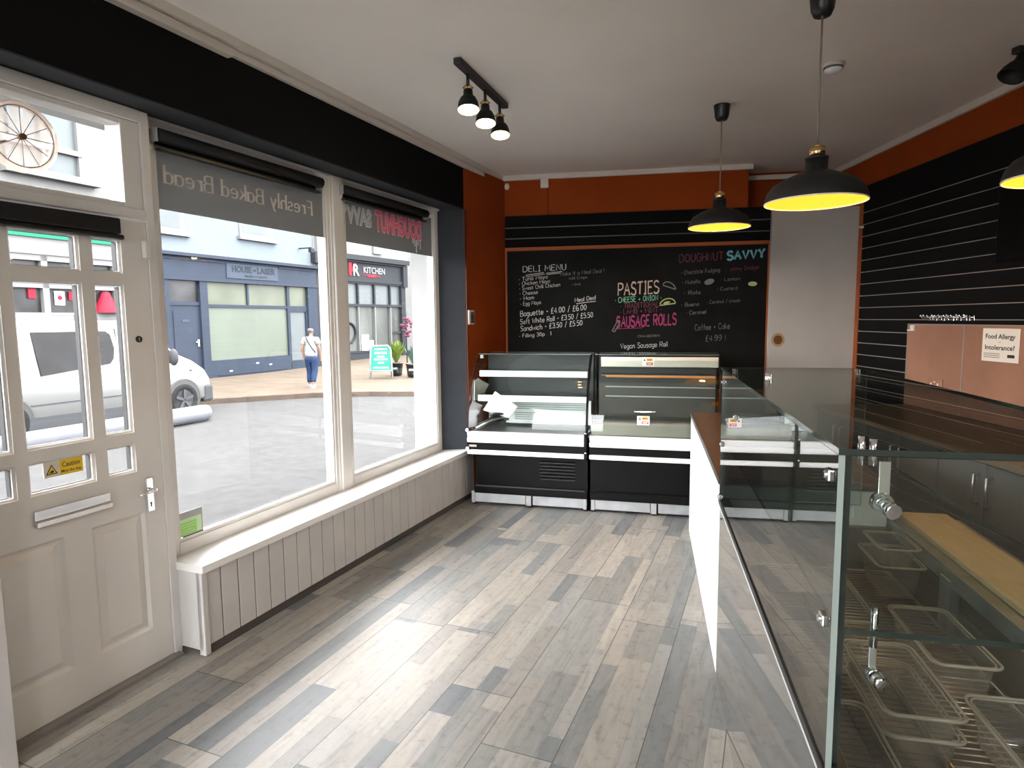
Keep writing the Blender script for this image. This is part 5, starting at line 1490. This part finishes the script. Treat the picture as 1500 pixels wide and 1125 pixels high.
# ---------------------------------------------------------------- pavement sign, planters
t = thing('pavement_sign', 'white-framed teal A-board sign standing on the pavement', 'sign', 'N', (-3.93, 18.95, -.175), rz=.18)
ORG[t.name] = Vector((0, 0, 0))
for s_, nm in ((-1, 'front_panel'), (1, 'back_panel')):
    k = Vector((0, -s_ * .20 * -1, 0))
    q = lambda x, h, s_=s_: Vector((x, s_ * (.24 - .20 * h / .98), h))
    mb = MB()
    mb.tube([q(-.33, .0), q(-.29, .86), q(-.22, .96), q(.22, .96), q(.29, .86), q(.33, .0)], .024, 8); mb.tube([q(-.32, .22), q(.32, .22)], .02, 8)
    fr_ = mb.build('leg_frame', M['white_sign'], t)
    mb = MB(); mb.face([q(-.305, .24), q(.305, .24), q(.265, .93), q(-.265, .93)]); mb.face([q(-.305, .24) + Vector((0, .01, 0)), q(.305, .24) + Vector((0, .01, 0)), q(.265, .93) + Vector((0, .01, 0)), q(-.265, .93) + Vector((0, .01, 0))]); mb.build(nm, M['teal'], t)
    if s_ == -1:
        mb = MB()
        for (h, w_, b_) in ((.84, .36, .05), (.72, .36, .06), (.62, .22, .05), (.54, .40, .05), (.44, .18, .05), (.30, .44, .04)):
            a0 = q(-w_ / 2, h); a1 = q(w_ / 2, h); b1 = q(w_ / 2, h + b_); b0 = q(-w_ / 2, h + b_)
            n_ = Vector((0, -.006, 0))
            mb.face([a0 + n_, a1 + n_, b1 + n_, b0 + n_])
        mb.build('sign_print', M['white_sign'], t)
def planter(label, x, y, z, mk, pot, hgt, nl, seed):
    rd = random.Random(seed)
    t = thing('potted_plant', label, 'plant', 'N', (x, y, z)); ORG[t.name] = Vector((0, 0, 0))
    mb = MB(); mb.lathe([(.0, 0), (.17, 0), (.21, .36), (.225, .36), (.225, .40), (.195, .40), (.19, .34), (.0, .34)], n=20); mb.build('pot', M[pot], t)
    mb = MB(); mb.box(-.09, .07, -.216, -.200, .19, .25); mb.build('pot_label', M['white_sign'], t)
    mb = MB()
    for i in range(nl):
        a = rd.uniform(0, 6.283); l = hgt * rd.uniform(.6, 1.0); tl = rd.uniform(.10, .52)
        pts = []
        for k in range(5):
            f = k / 4
            r_ = l * tl * f; h = l * (f - .35 * tl * f * f)
            pts.append(Vector((math.cos(a) * r_, math.sin(a) * r_, .36 + h)))
        sd = Vector((-math.sin(a), math.cos(a), 0))
        wd = [.012, .045, .055, .035, .003]
        for k in range(4):
            mb.face([pts[k] - sd * wd[k], pts[k] + sd * wd[k], pts[k + 1] + sd * wd[k + 1], pts[k + 1] - sd * wd[k + 1]])
    mb.build('foliage', M[mk], t, recalc=False)
    return t
planter('yellow-green spiky plant in a black pot behind the A-board sign', -3.62, 19.75, -.165, 'leaf', 'black_plastic', .80, 70, 3)
planter('blue-green bushy plant in a black pot beside the white window reveal', -3.02, 19.25, -.17, 'leaf_blue', 'black_plastic', .62, 70, 5)
t = thing('hanging_plant', 'magenta flowers hanging at the doorway of the kitchen shop', 'plant', 'N', (-3.75, 22.6, 0)); ORG[t.name] = Vector((0, 0, 0))
rd = random.Random(4)
mb = MB()
for i in range(34):
    mb.sphere((rd.gauss(0, .10), rd.gauss(0, .10), 1.30 + rd.uniform(-.34, .30)), rd.uniform(.03, .065), 8)
mb.build('flowers', M['flower'], t)
mb = MB(); mb.cyl((0, 0, .0), (0, 0, 1.9), .02, n=8); mb.build('stake', M['shop_grey'], t)

# ---------------------------------------------------------------- the walker
def skin(name, joints, edges, mk, parent, sub=2, root=0):
    me = bpy.data.meshes.new(name)
    me.from_pydata([j[:3] for j in joints], edges, [])
    me.materials.append(M[mk])
    ob = bpy.data.objects.new(name, me); COL.objects.link(ob); ob.parent = parent
    m1 = ob.modifiers.new('skin', 'SKIN'); m1.use_smooth_shade = True
    for i, j in enumerate(joints):
        r_ = j[3]
        me.skin_vertices[0].data[i].radius = r_ if isinstance(r_, tuple) else (r_, r_)
        me.skin_vertices[0].data[i].use_root = (i == root)
    m2 = ob.modifiers.new('sub', 'SUBSURF'); m2.levels = sub; m2.render_levels = sub
    return ob
P = thing('person', 'person walking away in white t-shirt, blue jeans and crossbody strap', 'person', 'N', (-5.36, 16.88, -.232), rz=-.12)
ORG[P.name] = Vector((0, 0, 0))
J = [(0, 0, .86, (.135, .105)), (0, .01, 1.02, (.130, .10)), (0, .02, 1.18, (.145, .10)), (0, .01, 1.30, (.125, .085)), (0, .015, 1.37, .052), (0, .03, 1.43, .050), (0, .035, 1.50, (.072, .088)), (0, .035, 1.565, (.066, .08)),
     (-.185, .0, 1.285, .055), (-.235, -.03, 1.05, .040), (-.225, .04, .83, .030), (-.222, .06, .76, .034), (-.218, .075, .69, .022),
     (.185, .0, 1.285, .055), (.235, .0, 1.05, .040), (.225, .08, .84, .030), (.222, .11, .77, .034), (.216, .13, .70, .022),
     (-.085, .0, .78, .095), (-.085, .07, .45, .066), (-.09, .02, .09, .042), (-.09, .13, .04, .038),
     (.085, .0, .78, .095), (.085, -.01, .45, .066), (.09, -.16, .11, .042), (.09, -.07, .04, .038)]
E_ = [(0, 1), (1, 2), (2, 3), (3, 4), (4, 5), (5, 6), (6, 7), (3, 8), (8, 9), (9, 10), (10, 11), (11, 12), (3, 13), (13, 14), (14, 15), (15, 16), (16, 17), (0, 18), (18, 19), (19, 20), (20, 21), (0, 22), (22, 23), (23, 24), (24, 25)]
# fingers: two short chains branching off each palm beside the long one
for s_, pm in ((-1, 11), (1, 16)):
    px, py, pz = J[pm][:3]
    for k, (dx, dy, dz) in enumerate(((.0, .045, -.055), (.0, -.028, -.068), (s_ * .012, .02, -.080))):
        J.append((px + dx, py + dy, pz + dz, .010)); E_.append((pm, len(J) - 1))
skin('body', J, E_, 'skin', P)
skin('tshirt', [(0, 0, .80, (.185, .145)), (0, 0, .92, (.18, .138)), (0, .01, 1.05, (.172, .13)), (0, .02, 1.2, (.175, .125)), (0, .01, 1.31, (.13, .095)), (0, .012, 1.365, .06), (-.175, .0, 1.295, .075), (-.225, -.015, 1.14, .074), (.175, .0, 1.295, .075), (.225, .0, 1.14, .074)], [(0, 1), (1, 2), (2, 3), (3, 4), (4, 5), (4, 6), (6, 7), (4, 8), (8, 9)], 'tshirt', P)
skin('jeans', [(0, 0, .90, (.165, .13)), (0, 0, .82, (.16, .13)), (-.09, .01, .72, .108), (-.088, .07, .45, .085), (-.09, .025, .12, .072), (.09, .0, .72, .108), (.088, -.01, .45, .085), (.09, -.15, .14, .072)], [(0, 1), (1, 2), (2, 3), (3, 4), (1, 5), (5, 6), (6, 7)], 'jeans', P)
skin('hair', [(0, .01, 1.46, (.062, .06)), (0, .012, 1.53, (.090, .098)), (0, .025, 1.585, (.074, .085))], [(0, 1), (1, 2)], 'hair', P)
for x, y, r_ in ((-.09, .06, 0), (.09, -.13, .35)):
    mb = MB(); mb.sphere((x, y, .052), .05, 12, sx=.95, sy=2.5, sz=.95); mb.box(x - .045, x + .045, y - .12, y + .12, .0, .03, bev=.012); mb.build('shoe', M['shoe'], P)
mb = MB()
pts = [(-.125, .03, 1.375), (-.10, -.075, 1.35), (-.02, -.128, 1.22), (.09, -.138, 1.06), (.165, -.09, .94)]
mb.tube(pts, .013, 6); mb.build('strap', M['navy'], P)
# ================================================================== LIGHT, SKY, CAMERA
w = bpy.data.worlds.new('overcast_sky'); S.world = w; w.use_nodes = True
t_ = w.node_tree
bg = t_.nodes['Background']
tc = nd(t_, 'ShaderNodeTexCoord'); sx = nd(t_, 'ShaderNodeSeparateXYZ'); lk(t_, tc.outputs['Generated'], sx.inputs[0])
rp = ramp(t_, mth(t_, 'ADD', mth(t_, 'MULTIPLY', sx.outputs[2], .5), .5), [(0, (.25, .25, .25)), (.48, (.40, .40, .41)), (.52, (.80, .82, .85)), (1, (1.0, .99, .97))])
lk(t_, rp.outputs[0], bg.inputs['Color'])
bg.inputs['Strength'].default_value = 9.0

f_, p_, r_, H = 925.0, R_(5.88), R_(-.54), 1.55
c_, s_ = math.cos(r_), math.sin(r_)
Fw = Vector((0, math.cos(p_), -math.sin(p_))); U0 = Vector((0, math.sin(p_), math.cos(p_))); R0 = Vector((1, 0, 0))
Rt = R0 * c_ + U0 * s_; Up = -R0 * s_ + U0 * c_
cam = bpy.data.cameras.new('camera'); cam.sensor_width = 36; cam.lens = f_ / 1500 * 36; cam.clip_start = .02; cam.clip_end = 200
co = bpy.data.objects.new('camera', cam); COL.objects.link(co)
co.matrix_world = Matrix(((Rt.x, Up.x, -Fw.x, 0), (Rt.y, Up.y, -Fw.y, 0), (Rt.z, Up.z, -Fw.z, H), (0, 0, 0, 1)))
S.camera = co
vs = S.view_settings
S.display_settings.display_device = 'sRGB'
vs.view_transform = 'Standard'; vs.look = 'None'; vs.gamma = 1; vs.use_curve_mapping = False; vs.exposure = 1.62
cy = S.cycles
cy.max_bounces = 12; cy.diffuse_bounces = 5; cy.glossy_bounces = 5; cy.transmission_bounces = 6; cy.transparent_max_bounces = 40
cy.use_denoising = True; cy.sample_clamp_indirect = 8; cy.caustics_reflective = False; cy.caustics_refractive = False
